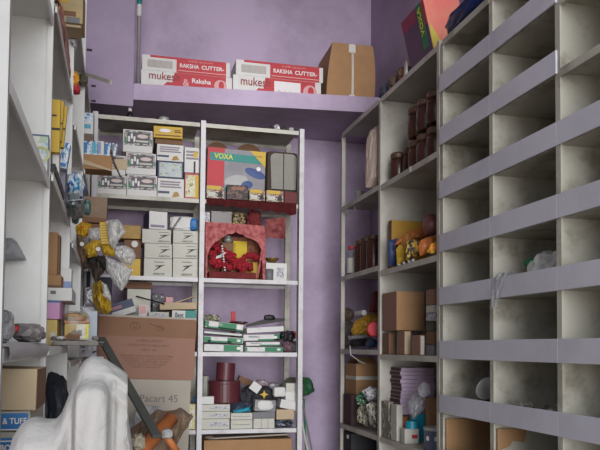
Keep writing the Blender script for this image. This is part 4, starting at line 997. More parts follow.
o, w_, l_, h_ = sbox('dark_board', 'dark brown carton behind the brown jars of the far bay', 'carton', 360, 366, 384, 236, 270, 1.28, cardD, Z)
Z = ZF[3]
fb = lambda *a, **k: rbag(*a, **k)
pillow('grey_sack', 'grey brown crumpled sack at the far end of third shelf', 'sack', [(344, 347), (343, 336), (344, 324), (350, 320), (356, 327), (354, 338), (357, 347)], 1.20 / rat(350), .07, mat('grey_brown_wrap', (104, 92, 88), .6, scale=20, var=.25), 101, .6)
pillow('brown_sack', 'brown crumpled sack on top of the grey brown one', 'sack', [(342, 320), (342, 311), (347, 307), (353, 310), (354, 318), (348, 322)], 1.20 / rat(349), .06, mat('tan_grey_wrap', (122, 100, 88), .6, scale=20, var=.25), 102, .6)
pillow('grey_plate', 'pale grey flat plate sticking out under the mustard bag', 'plate', [(348, 336), (362, 334), (372, 335), (371, 338), (349, 340)], 1.165 / rat(360), .03, greyp, 107, .3)
y = 1.17 / rat(356); o = tag(link('white_roll', cyl(NB(), (-.0, -.06, 0), (.0, .05, 0), .014), whitep, smooth=False), 'white roll lying above the mustard bag', 'roll'); o.location = (1.20, y + .02, PX(356, 313, 1.17).z)
yq = 1.19 / rat(364)
pillow('mustard_bag', 'mustard yellow bag bulging in the far bay', 'bag', [(351, 330), (355, 321), (366, 315), (378, 311), (381, 322), (378, 333), (366, 336), (354, 336)], yq, .07, yellowD, 103, .5)
pillow('dark_bundle', 'dark crumpled bundle under the mustard bag', 'bundle', [(354, 346), (353, 341), (358, 337), (366, 338), (367, 346)], 1.20 / rat(360), .06, darkp, 104, .6)
pillow('blue_bundle', 'blue crumpled bundle under the red disc', 'bundle', [(366, 347), (366, 342), (371, 338), (377, 340), (377, 347)], 1.195 / rat(372), .05, mat('slate_blue_wrap', (58, 74, 104), .5, scale=20), 105, .5)
y = 1.152 / rat(372)
t = tag(link('red_disc', lathe([(0, 0), (.032, 0), (.036, .006), (.036, .02), (.030, .026), (0, .026)], 28), redp), 'red round disc against the mustard bag by the middle panel', 'disc'); t.location = (1.165, y - .01, PX(372, 330, 1.16).z); t.rotation_euler = (R(80), 0, R(-25))
t.location.y += .005
pillow('red_wrap', 'dark red wrapped bundle above the mustard bag', 'bundle', [(369, 312), (370, 301), (373, 292), (380, 290), (381, 312)], 1.21 / rat(375), .05, mat('deep_red_wrap', (104, 36, 42), .5, scale=20, var=.3), 106, .6)
Z = ZF[2]
o, w_, l_, h_ = sbox('maroon_carton', 'dark maroon carton at the front of low far shelf', 'carton', 344, 352, 364, 395, 426, 1.15, mat('dark_maroon_card', (84, 60, 62), .75, var=.1), Z)
zt = Z + h_
o, w_, l_, h_ = sbox('strapped_carton', 'brown carton with a pale strap and open flaps in the far bay', 'carton', 346, 356.5, 380, 364, 397, 1.17, card, zt + .001)
link('strap', bx(bx(NB(), (-w_ / 2 - .001, -.001, h_ * .48), (w_ / 2 + .001, -.0001, h_ * .60)), (-w_ / 2 - .001, -.001, h_ * .48), (-w_ / 2 - .0001, l_, h_ * .6)), offw, o)
link('flap', B((-.05, 0, 0), (.05, .06, .003)), card, o, loc=(.0, .0, h_ + .001), rot=(R(28), 0, 0)); link('flap', B((-.05, -.05, 0), (.05, 0, .003)), cardD, o, loc=(0, l_, h_ + .001), rot=(R(-24), 0, 0))
p0 = PX(349, 346, 1.13); p1 = PX(353, 362, 1.13)
tag(link('white_string', tube([(1.135, p0.y, p0.z), (1.132, (p0.y + p1.y) / 2 + .01, (p0.z + p1.z) / 2 - .005), (1.17, p1.y, p1.z), (1.19, p1.y - .01, p1.z - .006)], .002), whitep), 'white string hanging over the strapped carton', 'string')
for k, (pts, X, th_, m, lab) in enumerate((
  ([(356, 397), (360, 392), (368, 394), (371, 402), (364, 406), (357, 404)], 1.16, .03, gr_print, 'green scrap pack on the low far shelf'),
  ([(362, 391), (370, 386), (378, 389), (378, 399), (368, 401)], 1.155, .03, lat_print, 'silver black scrap pack under the strapped carton'),
  ([(357, 411), (362, 403), (370, 404), (369, 428), (363, 425), (357, 421)], 1.15, .03, mx_print, 'mixed printed bag on the low far shelf front'),
  ([(366, 405), (373, 401), (377.5, 404), (377.5, 428), (370, 425)], 1.16, .02, camo, 'grey green printed bag next to the middle panel foot'))):
    pillow('scrap_bag', lab, 'bag', pts, X / rat(sum(p_[0] for p_ in pts) / len(pts)), th_, m, 110 + k, .6)
Z = ZF[1]
o, w_, l_, h_ = sbox('black_crate', 'black crate with white mark below the low far shelf', 'crate', 344, 352, 377, 434, 452, 1.16, mat('charcoal_card', (58, 56, 60), .7), Z)
b_y = l_; link('white_mark', B((-w_ / 2 - .0012, l_ * .3, h_ - .03), (-w_ / 2 + .0005, l_ * .55, h_ - .012)), inkw, o)

# ================================================================== things on top of the right-hand furniture
Z = 2.65
zr = ZN[6] + .002
t = thing('tool_carton', 'tall red pink carton with green stripe standing on the side rack', 'carton', (1.20, 1.175 / rat(436), 2.643), (R(0), R(0), R(0)))
yN = 1.165 / rat(434); yF = 1.165 / rat(411)
L = yF - yN; W = .15; H = .205
bm = B((0, 0, 0), (W, L, H), .002)
t.location = (1.165, yN, 2.643); t.rotation_euler = (0, R(-13), 0)
link('body', bm, mat('rose_card', (206, 92, 92), .5, scale=3, c2=(200, 130, 104), thr=(.4, .6)), t)
link('side_print', B((-.001, .002, .002), (.0005, L - .002, H - .002)), mat('plum_print', (96, 60, 92), .5, scale=6, c2=(70, 56, 84)), t)
link('green_stripe', B((-.002, L * .12, .03), (-.0005, L * .34, H - .002)), green, t)
link('red_corner', B((-.0018, L * .38, H * .74), (-.0006, L - .002, H - .002)), mat('crimson_ink', (150, 44, 78), .5), t); link('red_edge', B((-.0018, .002, H * .55), (-.0006, L * .11, H - .002)), redp, t)
link('yellow_print', prism([(.0, .0), (.05, .0), (.012, .09), (.0, .10)], .0012), mat('olive_yellow_ink', (190, 170, 70), .5), t, loc=(.001, -.0014, .004))
tt = text_mesh('VOXA', .026, inky, t, -.003, L * .23, H * .66, rot=(R(90), R(-90), R(-90)), wide=.11, bold=.04)
for k, (u, v, w, h, m, lab) in enumerate(((381, 81, .12, .075, mat('blue_grey_rag', (92, 96, 116), .8, scale=20, var=.2), 'blue grey rag on the far end of side rack top'), (390, 76, .10, .075, mat('tan_rag', (128, 108, 96), .8, scale=20, var=.2), 'tan bundle on top of the side rack'), (399, 66, .05, .075, cardD, 'brown bundle standing on top of the side rack'), (406, 61, .05, .05, mat('blue_grey_rag', (92, 96, 116)), 'blue grey rag beside the tall red carton'))):
    X = 1.17; y = X / rat(u); o = tag(link('rag_bundle', crumple((.08, w, h), 120 + k, .25, 3, 4), m, smooth=True), lab, 'bundle'); o.location = (X + .03, y, 2.645)
o = tag(link('paper_strip', prism([(0, 0), (.01, .0), (.012, .06), (.004, .06)], .02), offw), 'pale strip standing among the bundles on the rack top', 'strip'); o.location = (1.155, 1.155 / rat(405), 2.645)
Zc = 2.634
for k, (u, w, h, X, m, lab) in enumerate(((462, .30, .075, 1.143, blueB, 'shiny blue polythene bag on the pigeonhole cabinet'), (503, .14, .08, 1.15, mat('navy_wrap', (40, 50, 90), .5, scale=14, var=.2), 'navy bundle on the pigeonhole cabinet edge'), (482, .2, .17, 1.29, olive, 'olive grey round bundle behind the blue bag'), (447, .08, .16, 1.335, blackp, 'black wrapped bundle beside the tall red carton'))):
    y = X / rat(u); o = tag(link('cloth_bundle' if m is not blueB else 'polythene_bag', crumple((.11, w, h), 130 + k, .16, 2.5, 4), m, smooth=True), lab, 'bundle' if m is not blueB else 'plastic bag'); o.location = (X + .04, y, Zc)
o = tag(link('yellow_tape', B((0, 0, 0), (.03, .004, .14)), inky), 'yellow printed strip hanging between red carton and black bundle', 'strip'); o.location = (1.215, 2.40, 2.645); o.rotation_euler = (0, R(12), 0)
for k in range(3): link('dark_mark', B((.008, -.001, .02 + .04 * k), (.022, .0005, .035 + .04 * k)), inkb, o)

# ================================================================== left unit one (nearest)
ZS = 1.856
b = Bx('ring_pack', 'white and blue card pack with yellow ring on the nearest left shelf', 'pack', (30, 134.5, 48.5, 180), 1.575, .03, pmat('pale_ring_print', (206, 206, 196), [((150, 176, 196), .56), ((170, 186, 160), .8)], (3, 3, 3)), ZS)
b.panel('blue_border', mat('dull_navy', (84, 96, 130), .5), 0, .96, 1, 1); b.panel('blue_border', mat('dull_navy', (84, 96, 130), .5), .95, 0, 1, 1)
link('yellow_ring', lathe([(.017, 0), (.017, .001), (.012, .001), (.012, 0), (.017, 0)], 24), mat('pale_yellow_green', (190, 190, 130), .5), b.o, loc=(.004, -.0012, b.h * .5), rot=(R(90), 0, 0))
ZS = 1.5045
def lbag(name, lab, cat, px, Y, depth, m, seed, zb=None, amp=.25): return bag(name, lab, cat, px, Y, depth, m, seed, zb, amp, 3)
lbag('grey_bag', 'grey polythene bag lying on the eye level left shelf', 'plastic bag', (7, 322, 42, 346), 1.36, .14, mat('grey_wrap', (150, 140, 140), .4, scale=20, var=.25), 141, ZS)
lbag('clear_bag', 'pale clear bag at the very left of eye level shelf', 'plastic bag', (-14, 308, 9, 346), 1.16, .1, mat('cloudy_wrap', (176, 174, 176), .35, scale=20, var=.2), 142, ZS)
o = tag(link('red_scrap', crumple((.02, .02, .012), 6, .2, 3, 3), redp, smooth=True), 'small red scrap between the two grey bags on left shelf', 'scrap'); p = PY(13, 334, 1.30); o.location = (p.x, 1.30, ZS + .018)
o = tag(link('wire_coil', tube([(.006 * math.cos(a), .004 * a / 6, .008 + .009 * math.sin(a)) for a in [k * .45 for k in range(36)]], .0012, 5), greyp), 'thin wire coil hanging at the left edge of the near shelf', 'wire coil'); o.location = PY(5, 322, 1.13)
# boxes stacked under it
ZS = zA[2]
b1 = Bx('blue_carton', 'blue carton at the bottom of the near left stack', 'carton', (-40, 432.5, 25, 452), 1.30, .24, cardG, ZS)
b1.panel('blue_print', blue, 0, .30, 1, .955); b1.panel('white_line', inkw, 0, .925, 1, .935, .0014); b1.text('BOX', inkw, .74, .875, .05, wide=.26, lift=.002, bold=.04); b1.text('BOX', inkw, .3, .6, .12, wide=.4, lift=.002, bold=.04)
b2 = Bx('blue_carton', 'blue lettered carton second in the near left stack', 'carton', (-38, 411.5, 30, 431.5), 1.30, .24, cardG, b1.top)
b2.panel('blue_print', blue, 0, .06, .97, .90); b2.panel('white_line', inkw, .2, .07, .9, .11, .0016); b2.text('GLOW & TUFF', inkw, .58, .5, .3, wide=.74, lift=.002, bold=.02)
b3 = Bx('plain_carton', 'plain tan carton on the blue cartons of near left stack', 'carton', (-30, 368.5, 36, 411), 1.30, .16, cardL, b2.top, tilt=1)
link('side_face', B((b3.w / 2 - .0005, .001, .001), (b3.w / 2 + .001, b3.d - .001, b3.h - .001)), cardD, b3.o)


# ================================================================== left unit two
b = Bx('tan_carton', 'worn tan carton jutting from the top of second left unit', 'carton', (45, -14, 84, 22), 2.17, .10, card, None)
b.o.data.materials[0] = mat('grey_tan_card', (150, 136, 112), .8, scale=6, c2=(186, 160, 112), thr=(.4, .62)); b.panel('yellow_print', yellow, .3, .55, .58, 1); b.panel('rolled_end', cardD, .35, .18, .8, .32)
b.panel('dark_edge', inkb, .975, 0, 1, 1); b.panel('torn_patch', greyp, .55, .0, .9, .16)
lowc = Bx('flat_carton', 'flat pale carton under the worn tan carton', 'carton', (45, 22.5, 81, 26), 2.18, .08, cardL, None)
o = tag(link('orange_pack', crumple((.06, .50, .10), 151, .16, 3, 4, .55), ro_print), 'orange brown printed packs rolled along the second left unit shelf', 'pack'); o.location = (-.168, 2.0, zB[4] + .002)
for k, (px, Y, m, lab) in enumerate((((69, 27, 77, 50), 2.265, lat_print, 'dark printed scrap beside the orange brown pack'), ((70, 69, 79, 84), 2.27, yb2_print, 'yellow red scrap by the second left unit post'), ((72, 83, 80, 92), 2.27, redp, 'red plastic scrap under the yellow red scrap'), ((78, 72, 88, 84), 2.80, mat('dark_olive_scrap', (96, 90, 74), .7, scale=20), 'olive scrap hanging at the third unit panel'))):
    bag('scrap', lab, 'scrap', px, Y, .04, m, 152 + k, None, .25, 3)
for k, (px, Y, tl, lab) in enumerate((((42, 99, 60, 152), 1.76, 0, 'yellow pack standing nearest on the second left unit'), ((42, 99.5, 61.5, 140), 1.82, 3, 'second yellow pack leaning on the second left unit'), ((42, 104, 64, 146), 1.88, 4, 'third yellow pack leaning on the second left unit'))):
    b = Bx('yellow_pack', lab, 'pack', px, Y, .02, yellow, None, group='yellow packs on the second left unit', tilt=tl)
    b.panel('dark_band', inkb, 0, .42, 1, .46); b.panel('pale_edge', inky, .0, .05, .14, .95); b.panel('dark_spot', inkb, .3, .68, .8, .71)
lowg = tag(link('low_carton', B((-.30, 1.76, zB[3] + .002), (-.162, 1.90, PY(50, 152, 1.76).z - .004), .002), cardD), 'low brown carton under the yellow packs of the second left unit', 'carton')
for k, (px, Y, lab) in enumerate((((58.5, 142, 66.5, 168), 1.95, 'blue white pack below the yellow packs'), ((52, 150, 59, 178), 1.78, 'grey white pack under the nearest yellow pack'))):
    b = Bx('blue_pack', lab, 'pack', px, Y, .04, bl_print if k == 0 else whitep, None, tilt=8 if k == 0 else 0)
    if k == 0: b.panel('blue_print', blue, .1, .05, .9, .2)
b = Bx('tall_grey_carton', 'tall grey lilac carton holding up the yellow packs', 'carton', (40, 153, 65, 222), 1.99, .08, mat('grey_lilac_card', (140, 134, 146), .6), zB[3])
o = tag(link('black_strip', B((-.012, 0, 0), (.010, .30, .022), .002), blackp), 'black strip lying along the second left unit shelf edge', 'strip'); o.location = (-.145, 1.67, zB[3] + .002)
o = pillow('blue_bag', 'blue and white plastic bag bulging from the second left unit', 'plastic bag', [(65, 186), (67, 175), (76, 172), (84, 177), (86, 190), (82, 199), (68, 200)], 2.14, .10, bl_print, 161)
o = pillow('dark_bag', 'clear bag with dark and teal fittings under the blue white bag', 'plastic bag', [(64, 201), (82, 200), (86, 208), (83, 218), (74, 220), (66, 214)], 2.13, .08, mat('murky_wrap', (112, 108, 104), .3, scale=18, c2=(54, 70, 70), thr=(.4, .6)), 163)
for k, (u, v, lab) in enumerate(((87, 206, 'teal plastic lump beside the brown carton with rings'), (75, 215, 'teal plastic lump under the clear bag of fittings'))):
    bag('hanging_lump', lab, 'plastic lump', (u - 4, v - 8, u + 4, v + 8), 2.175, .04, mat('dull_teal', (70, 104, 100), .4), 165 + k, None, .15, 3)
# lower shelf stack, eye level
Zt = zB[2]; fr = 2.06
b = Bx('yellow_box', 'yellow and cream box at the bottom of the pink box stack', 'box', (40, 319.5, 57, 346), fr, .14, mat('pale_yellow_card', (206, 176, 104), .6), Zt)
b.panel('cream_block', offw, .6, .1, .95, .5)
b_ = Bx('pink_box', 'pink box above the yellow and cream box', 'box', (38, 301, 61, 319.5), fr, .14, pink, b.top); b_.panel('dark_edge', mat('mauve_edge', (120, 76, 120), .5), .94, 0, 1, 1); b_.panel('blue_top', blue, 0, .92, .94, 1)
c_ = Bx('white_carton', 'long white carton above the pink box', 'carton', (36, 287.5, 72, 300), fr, .2, whitep, b_.top); c_.panel('grey_print', inkg, .4, .5, .55, .75)
d_ = Bx('tan_box', 'small tan carton on the long white carton', 'box', (40, 274.5, 61, 287.5), fr, .10, card, c_.top); d_.panel('top_band', cardD, 0, .0, 1, .15)
e_ = Bx('white_blue_box', 'white box with blue lower band on the long white carton', 'box', (58, 268.5, 71.5, 287.5), fr + .11, .06, whitep, c_.top + .001); e_.panel('blue_band', mat('soft_blue', (130, 150, 190), .5), 0, .1, 1, .4)
f_ = Bx('cardboard_sheet', 'brown cardboard sheets standing on the small tan carton', 'cardboard', (42, 232, 57.5, 274.5), fr + .02, .03, card, d_.top)
link('front_sheet', B((f_.w / 2 + .001, .0, 0), (f_.w / 2 + .006, .05, f_.h * .94)), cardD, f_.o)
o = tag(link('plank', bx(NB(), (0, 0, 0), (.115, .80, .012), .002), dusty), 'dusty grey plank lying along the left shelves at eye level', 'plank'); o.location = (-.165, 2.02, Zt + .002)
o.location.x = -.158
# yellow tub with clear lid
YT = 2.10
p0, p1 = PY(64, 346, YT), PY(89, 346, YT); W = p1.x - p0.x; Ht = PY(76, 323, YT).z - Zt - .017
t = thing('plastic_tub', 'yellow and white tub with clear domed lid on the plank', 'tub', ((p0.x + p1.x) / 2, YT, Zt + .0165), (0, 0, R(6)))
link('body', B((-W / 2, 0, 0), (W / 2, .1, Ht), .006), mat('tub_cream', (222, 216, 200), .4), t)
link('yellow_print', B((-W / 2 + .002, -.001, .004), (-W * .02, .0005, Ht - .002)), yellow, t); link('yellow_print', B((W * .34, -.001, .004), (W / 2 - .002, .0005, Ht - .002)), inky, t)
link('brown_print', prism([(-W / 2 + .003, .012), (-W * .1, .03), (W * .14, .016), (W * .12, .002), (-W / 2 + .003, .002)], .0012), cardD, t, loc=(0, -.0022, 0)); link('grey_print', B((W * .02, -.0018, Ht * .25), (W * .2, -.0003, Ht * .6)), greyp, t)
link('orange_rim', B((-W / 2 - .002, -.002, Ht + .0005), (W / 2 + .002, .102, Ht + .006), .002), orange, t)
dm = crumple((W * .98, .098, .026), 171, .06, 2, 3, .7); link('lid', dm, pmat('amber_lid', (186, 150, 60), [((206, 110, 60), .5), ((110, 110, 60), .7)], (4, 3, 3)), t, loc=(0, .05, Ht + .0062))
link('film_cover', crumple((W * 1.12, .112, Ht + .036), 172, .05, 2, 3, .5), film('loose_film', (200, 196, 180), .75), t, loc=(0, .05, .001))
for k, (u, Y, lab) in enumerate(((54, 2.035, 'crumpled dusty scrap on the plank beside the tub'), (60, 2.03, 'dusty white scrap before the tub'), (95, 2.2, 'dusty scrap at the right end of the tub'))):
    bag('dusty_scrap', lab, 'scrap', (u - 4, 336, u + 4, 347), Y, .03, dusty if k != 1 else whitep, 175 + k, Zt + .0145, .3, 3)
for k, (u, v0, Y, m, lab) in enumerate(((72, 341, 2.045, cardD, 'brown card scrap on the plank in front of the tub'), (66, 343, 2.04, greyp, 'grey scrap on the plank near the white scrap'), (82, 342, 2.045, dusty, 'dusty lump on the plank before the tub right half'), (99, 343, 2.4, lat_print, 'printed scrap at the far end of the plank'), (91, 342, 2.06, whitep, 'white crumb on the plank at the tub corner'))):
    bag('dusty_scrap', lab, 'scrap', (u - 5, v0, u + 5, 347.5), Y, .03, m, 220 + k, Zt + .0145, .35, 3)
# below the plank
bag('black_sack', 'black sack on the lower left shelf behind the cloth', 'sack', (40, 372, 68, 396), 2.08, .12, mat('black_sacking', (38, 40, 50), .6, var=.2), 178, zB[1], .2, 3)
# ================================================================== left units three and four, and what bulges from them
Yb = 2.90
Z4 = zD[4]
tr = Bx('cardboard_tray', 'shallow cardboard tray of blue packs jutting from the left units', 'tray', (62, 154, 112, 166), Yb, .10, card, Z4)
link('end_flap', prism([(0, 0), (.056, .004), (.055, .046), (.006, .042)], .003), cardL, tr.o, loc=(tr.w / 2 + .002, -.004, .002))
link('front_lip', prism([(-tr.w / 2, .03), (tr.w / 2, -.005), (tr.w / 2, .0), (-tr.w / 2, .06)], .003), cardL, tr.o, loc=(0, -.006, 0))
for k, (u0, u1, v0, lab) in enumerate(((83, 90.5, 141, 'leftmost blue white pack in the cardboard tray'), (90.8, 97.5, 141, 'second blue white pack in the cardboard tray'), (97.8, 104, 141, 'third blue white pack, the whitest in the tray'), (104.3, 110, 142.5, 'fourth blue white pack in the cardboard tray'), (110.2, 115.5, 143, 'rightmost grey blue pack over the tray flap'))):
    b = Bx('small_pack', lab, 'pack', (u0, v0, u1, 155), Yb + .01, .08, bl_print if k != 2 else whitep, tr.top, group='small packs in the cardboard tray', tilt=[3, -2, 0, 4, 8][k])
    b.panel('blue_print', [blue, tealB, mat('soft_blue', (130, 150, 190)), blue, greyp][k], .0 if k != 1 else .2, .1, .5 if k != 1 else .9, .9)
p, q = PY(111, 150, 2.90), PY(120, 176, 2.87)
tag(link('hanging_rod', tube([p + Vector((0, .06, .01)), p, PY(114, 162, 2.885), q, q + Vector((.006, .01, -.002))], .0035), mat('rusty_brown', (96, 76, 72), .6)), 'thin brown rod hooked down from the cardboard tray', 'rod')
bb = Bx('brown_box', 'brown box standing on the packs under the blue white pack', 'box', (70, 133, 93.5, 141), Yb + .02, .10, mat('dusty_brown_card', (118, 104, 92), .8), None)
b = Bx('blue_white_pack', 'large blue white pack above the tray, near the rack post', 'pack', (81.5, 112.5, 94, 133), Yb + .03, .07, whitep, bb.top); b.panel('teal_print', tealB, .06, .25, .75, .45); b.panel('pale_print', bl_print, .06, .55, .9, .95); b.panel('film_edge', greyp, .93, 0, 1, 1)
dk = Bx('dark_carton', 'dark brown carton below the cardboard tray', 'carton', (60, 180, 79, 194), 2.97, .10, mat('dim_brown_card', (104, 88, 80), .8), None)
q = PY(111, 82.5, 2.80)
o = tag(link('steel_bracket', bx(NB(), (0, -.006, -.007), (1, .006, .007)), steelB), 'flat steel arm sticking out from the left units near the back', 'bracket'); o.location = PY(86, 74, 2.98); d = q - o.location; o.rotation_euler = (0, math.atan2(-d.z, math.hypot(d.x, d.y)), math.atan2(d.y, d.x)); o.scale = (d.length, 1, 1)
for k, (u, v) in enumerate(((94, 86), (94, 101), (90, 50))):
    p = PY(u, v, [3.40, 3.40, 2.87][k]); t = tag(link('mounting_bolt', cyl(NB(), (-.012, 0, 0), (.008, 0, 0), .005, seg=8), darkp), ['dark bolt under the steel arm', 'dark bolt just above the blue white pack', 'dark bolt high on the third left unit edge'][k], 'bolt', 'bolts on the left units'); t.location = p
# brown box and the yellow packs in clear bags
b0 = Bx('deep_carton', 'brown carton deep on the corner unit shelf carrying a box', 'carton', (55, 222, 79, 256), 2.96, .2, cardD, zD[3])
b = Bx('brown_carton', 'brown carton with faint rings above the yellow packs', 'carton', (66, 196, 106.5, 222), 2.94, .16, mat('dusty_tan_card', (146, 122, 102), .85, scale=8), b0.top, tilt=2); b.panel('lower_edge', cardD, 0, 0, 1, .2)
for x in (.62, .76): link('faint_ring', lathe([(.009, 0), (.009, .0008), (.007, .0008), (.007, 0), (.009, 0)], 16), mat('faint_ink', (170, 144, 124), .8), b.o, loc=((x - .5) * b.w, -.0002, b.h * .55), rot=(R(90), 0, 0))
pc = Bx('flat_brown_carton', 'flat brown carton under the clear bags', 'carton', (84, 224, 110, 230), 2.93, .06, cardD, None)
mst = mat('dark_brown_strap', (92, 72, 60), .6, scale=16, c2=(40, 36, 36), thr=(.4, .6))
pl = [('yellow_pack', 'yellow pack with dark print by the second left unit post', 'pack', [(75, 226), (82, 221), (92, 224), (91, 233), (84, 238), (76, 236)], 2.86, .05, yb_print, 181),
      ('yellow_pack', 'bright yellow folded pack at the middle of bulging bags', 'pack', [(82, 247), (94, 239), (101, 241), (97, 256), (88, 258)], 2.80, .05, yellow, 182),
      ('yellow_pack', 'yellow pack below the ribbed yellow one', 'pack', [(100, 245), (113, 240), (118, 247), (115, 257), (103, 255)], 2.84, .04, yellow, 183),
      ('dark_strap', 'dark brown strap bunch hanging under the yellow packs', 'strap', [(80, 252), (88, 250), (100, 256), (109, 262), (103, 274), (95, 282), (90, 268), (83, 270)], 2.845, .04, mst, 184),
      ('dark_strap', 'brown folded strap beside second left unit post', 'strap', [(76, 233), (82, 236), (88, 250), (84, 266), (78, 258)], 2.80, .03, mat('mid_brown_strap', (126, 98, 76), .6, scale=16, var=.25), 185),
      ('dark_strap', 'thin dark loop of strap below the folded yellow pack', 'strap', [(96, 257), (104, 255), (110, 263), (108, 274), (101, 266)], 2.81, .03, mat('black_strap', (50, 44, 42), .6), 186)]
for n_, lab, cat, px, Y, th_, m, sd in pl: pillow(n_, lab, cat, px, Y, th_, m, sd, .5)
b = Bx('ribbed_pack', 'ribbed yellow pack standing between the clear bags', 'pack', (101.5, 222, 109.5, 244), 2.81, .025, yellow, None, tilt=-6)
for k in range(7): b.panel('rib_line', inkbr, .15, .12 + .12 * k, .85, .14 + .12 * k)
for k, (px, Y, lab) in enumerate((([(88, 228), (101, 227), (102, 240), (95, 243), (88, 238)], 2.83, 'clear white bag left of the ribbed yellow pack'),
     ([(106, 221), (118, 219), (122, 224), (126, 232), (119, 240), (114, 250), (109, 244)], 2.79, 'largest milky bag right of the ribbed yellow pack'),
     ([(113, 246), (124, 245), (134, 250), (136, 256), (132, 266), (124, 264), (115, 257)], 2.82, 'milky bag hanging before the brown box and mustard carton'),
     ([(106, 257), (114, 260), (125, 264), (133, 270), (128, 282), (122, 291), (114, 283), (106, 270)], 2.78, 'lowest milky bag drooping over the shelf edge'))):
    pillow('clear_bag', lab, 'plastic bag', px, Y, .05, filmW, 190 + k, .6)
for k, (u, v) in enumerate(((82, 244), (98, 249))):
    o = tag(link('white_disc', cyl(NB(), (0, 0, 0), (0, .006, 0), .008, seg=14), whitep), 'white round disc %s' % ['beside the left brown strap', 'before the milky bags'][k], 'disc'); o.location = PY(u, v, 2.76)
# under it: silver pouches, yellow crinkled bag, papers
Zq = zD[2]
stk_ = Bx('grey_white_carton', 'grey white printed carton under the yellow crinkled bag', 'carton', (60, 306, 97, 358), 2.92, .12, lat_print, Zq)
pillow('silver_pouch', 'silver printed pouch left of the yellow crinkled bag', 'pouch', [(84, 288), (94, 286), (96, 305), (84, 306)], 2.90, .04, lat_print, 201)
o = pillow('crinkled_bag', 'yellow crinkled bag with clear part above the big carton', 'bag', [(93, 284), (100, 280), (106, 285), (111, 296), (112, 310), (108, 315), (97, 312), (92, 298)], 2.88, .09, mat('crinkled_yellow', (196, 160, 44), .35, scale=14, c2=(120, 92, 44), thr=(.35, .5)), 202, .6)
pillow('clear_part', '', '', [(102, 282), (107, 285), (111, 296), (111, 301), (103, 298)], 2.83, .03, filmW, 203, .5, parent=o)
for k, u in enumerate((85, 88.5, 92)):
    p = PY(u, 282, 2.99)
    t = tag(link('standing_pipe', cyl(NB(), (0, 0, 0), (0, 0, .14), .007, seg=10), [greyp, blackp, whitep][k]), ['grey', 'black', 'white'][k] + ' pipe end standing under the strap bunch', 'pipe'); t.location = (p.x, 2.99, stk_.top + .003)
b = Bx('paper_sheet', 'pale blue white paper board beside the big carton', 'board', (83, 311, 97, 347), 2.80, .008, mat('pale_paper', (200, 206, 214), .6), Zt + .0145)
b = Bx('dark_stock', 'dark slate carton behind the crinkled bag', 'carton', (97, 277, 112, 311), 3.30, .1, mat('dark_slate_card', (60, 58, 70), .7), None)

# ================================================================== the big carton, and what leans on it
YC = 3.16
crate = thing('packing_crate', 'low wooden packing crate under the big brown carton', 'crate', (.16, 2.2, 0))
for k in range(6): link('board', B((-.24, .001 + k * .19, .976), (.24, .186 + k * .19, 1.0)), cardL, crate)
for x in (-.23, .21):
    for y in (.01, 1.1): link('leg', B((x, y, 0), (x + .03, y + .03, .974)), cardD, crate)
for y in (.012, 1.115): link('rail', B((-.199, y, .3), (.209, y + .012, .38)), cardD, crate)
a, b_ = PY(95, 312.5, YC), PY(192.5, 320, YC); zc0 = 1.0105
t = thing('brown_carton', 'big reddish brown carton with printed upper half before the back rack', 'carton', ((a.x + b_.x) / 2, YC, zc0), (0, R(1.5), 0))
W = b_.x - a.x; H = (a.z + b_.z) / 2 - zc0 ; D = .26
def cut(v): return PY(150, v, YC).z - zc0
hm = cut(376.5)
link('lower_body', B((-W / 2 + .012, .006, .0), (W / 2 - .012, D, hm - .001), .002), cardG, t)
bm = NB()
th_ = .006
bx(bm, (-W / 2, 0, hm - .012), (W / 2, th_, H)); bx(bm, (-W / 2, D - th_, hm), (W / 2, D, H)); bx(bm, (-W / 2, th_, hm), (-W / 2 + th_, D - th_, H)); bx(bm, (W / 2 - th_, th_, hm), (W / 2, D - th_, H))
link('upper_body', bm, cardR, t)
link('fold_band', B((-W / 2 + .001, -.001, H - .088), (W / 2 - .001, .0005, H - .001)), mat('fold_brown', (136, 100, 78), .85, var=.06), t)
rim = B((-W / 2, -.0012, H - .007), (W / 2, .0062, H + .001)); link('torn_rim', rim, cardG, t)
def cu(u): return PY(u, 350, YC).x - (a.x + b_.x) / 2
def cz(v): return PY(150, v, YC).z - zc0
def ct(s, u, v, h, w, m=inkbr, bold=0): return text_mesh(s, h, m, t, cu(u), -.0024, cz(v), wide=w, bold=bold)
ct('U', 131, 326, .022, .018); ct('C2', 156, 328, .022, .03)
bm = tube([(cu(131) + .02 * math.cos(k * .4), -.002, cz(326.5) + .016 * math.sin(k * .4)) for k in range(17)], .0012, 5); link('pen_ring', bm, inkbr, t)
link('pen_stroke', tube([(cu(145), -.002, cz(323.5)), (cu(150), -.002, cz(325)), (cu(160), -.002, cz(328)), (cu(161), -.002, cz(330))], .0012, 5), inkbr, t)
fi = mat('faint_brown_ink', (128, 92, 80), .85)
ct('LUBRICANTS', 146, 341, .012, .11, fi); ct('MADE FOR STORE SUPPLY', 146, 345.5, .009, .17, fi); ct('NET 10', 146, 350, .011, .06, fi)
for k in range(5): ct(['KEEP DRY AND HANDLE WITH CARE', 'STORE IN A COOL PLACE', 'THIS SIDE UP', 'DO NOT DROP', 'KEEP UPRIGHT'][k], 144, 356 + 2.8 * k, .007, [.22, .2, .19, .16, .12][k], fi)
ct('Pacart 45', 158, 398.5, .032, .16, inkg)
ft = link('front_flap', B((-W / 2 + .012, -.0015, .02), (W / 2 - .012, .0045, hm - .013)), cardG, t)
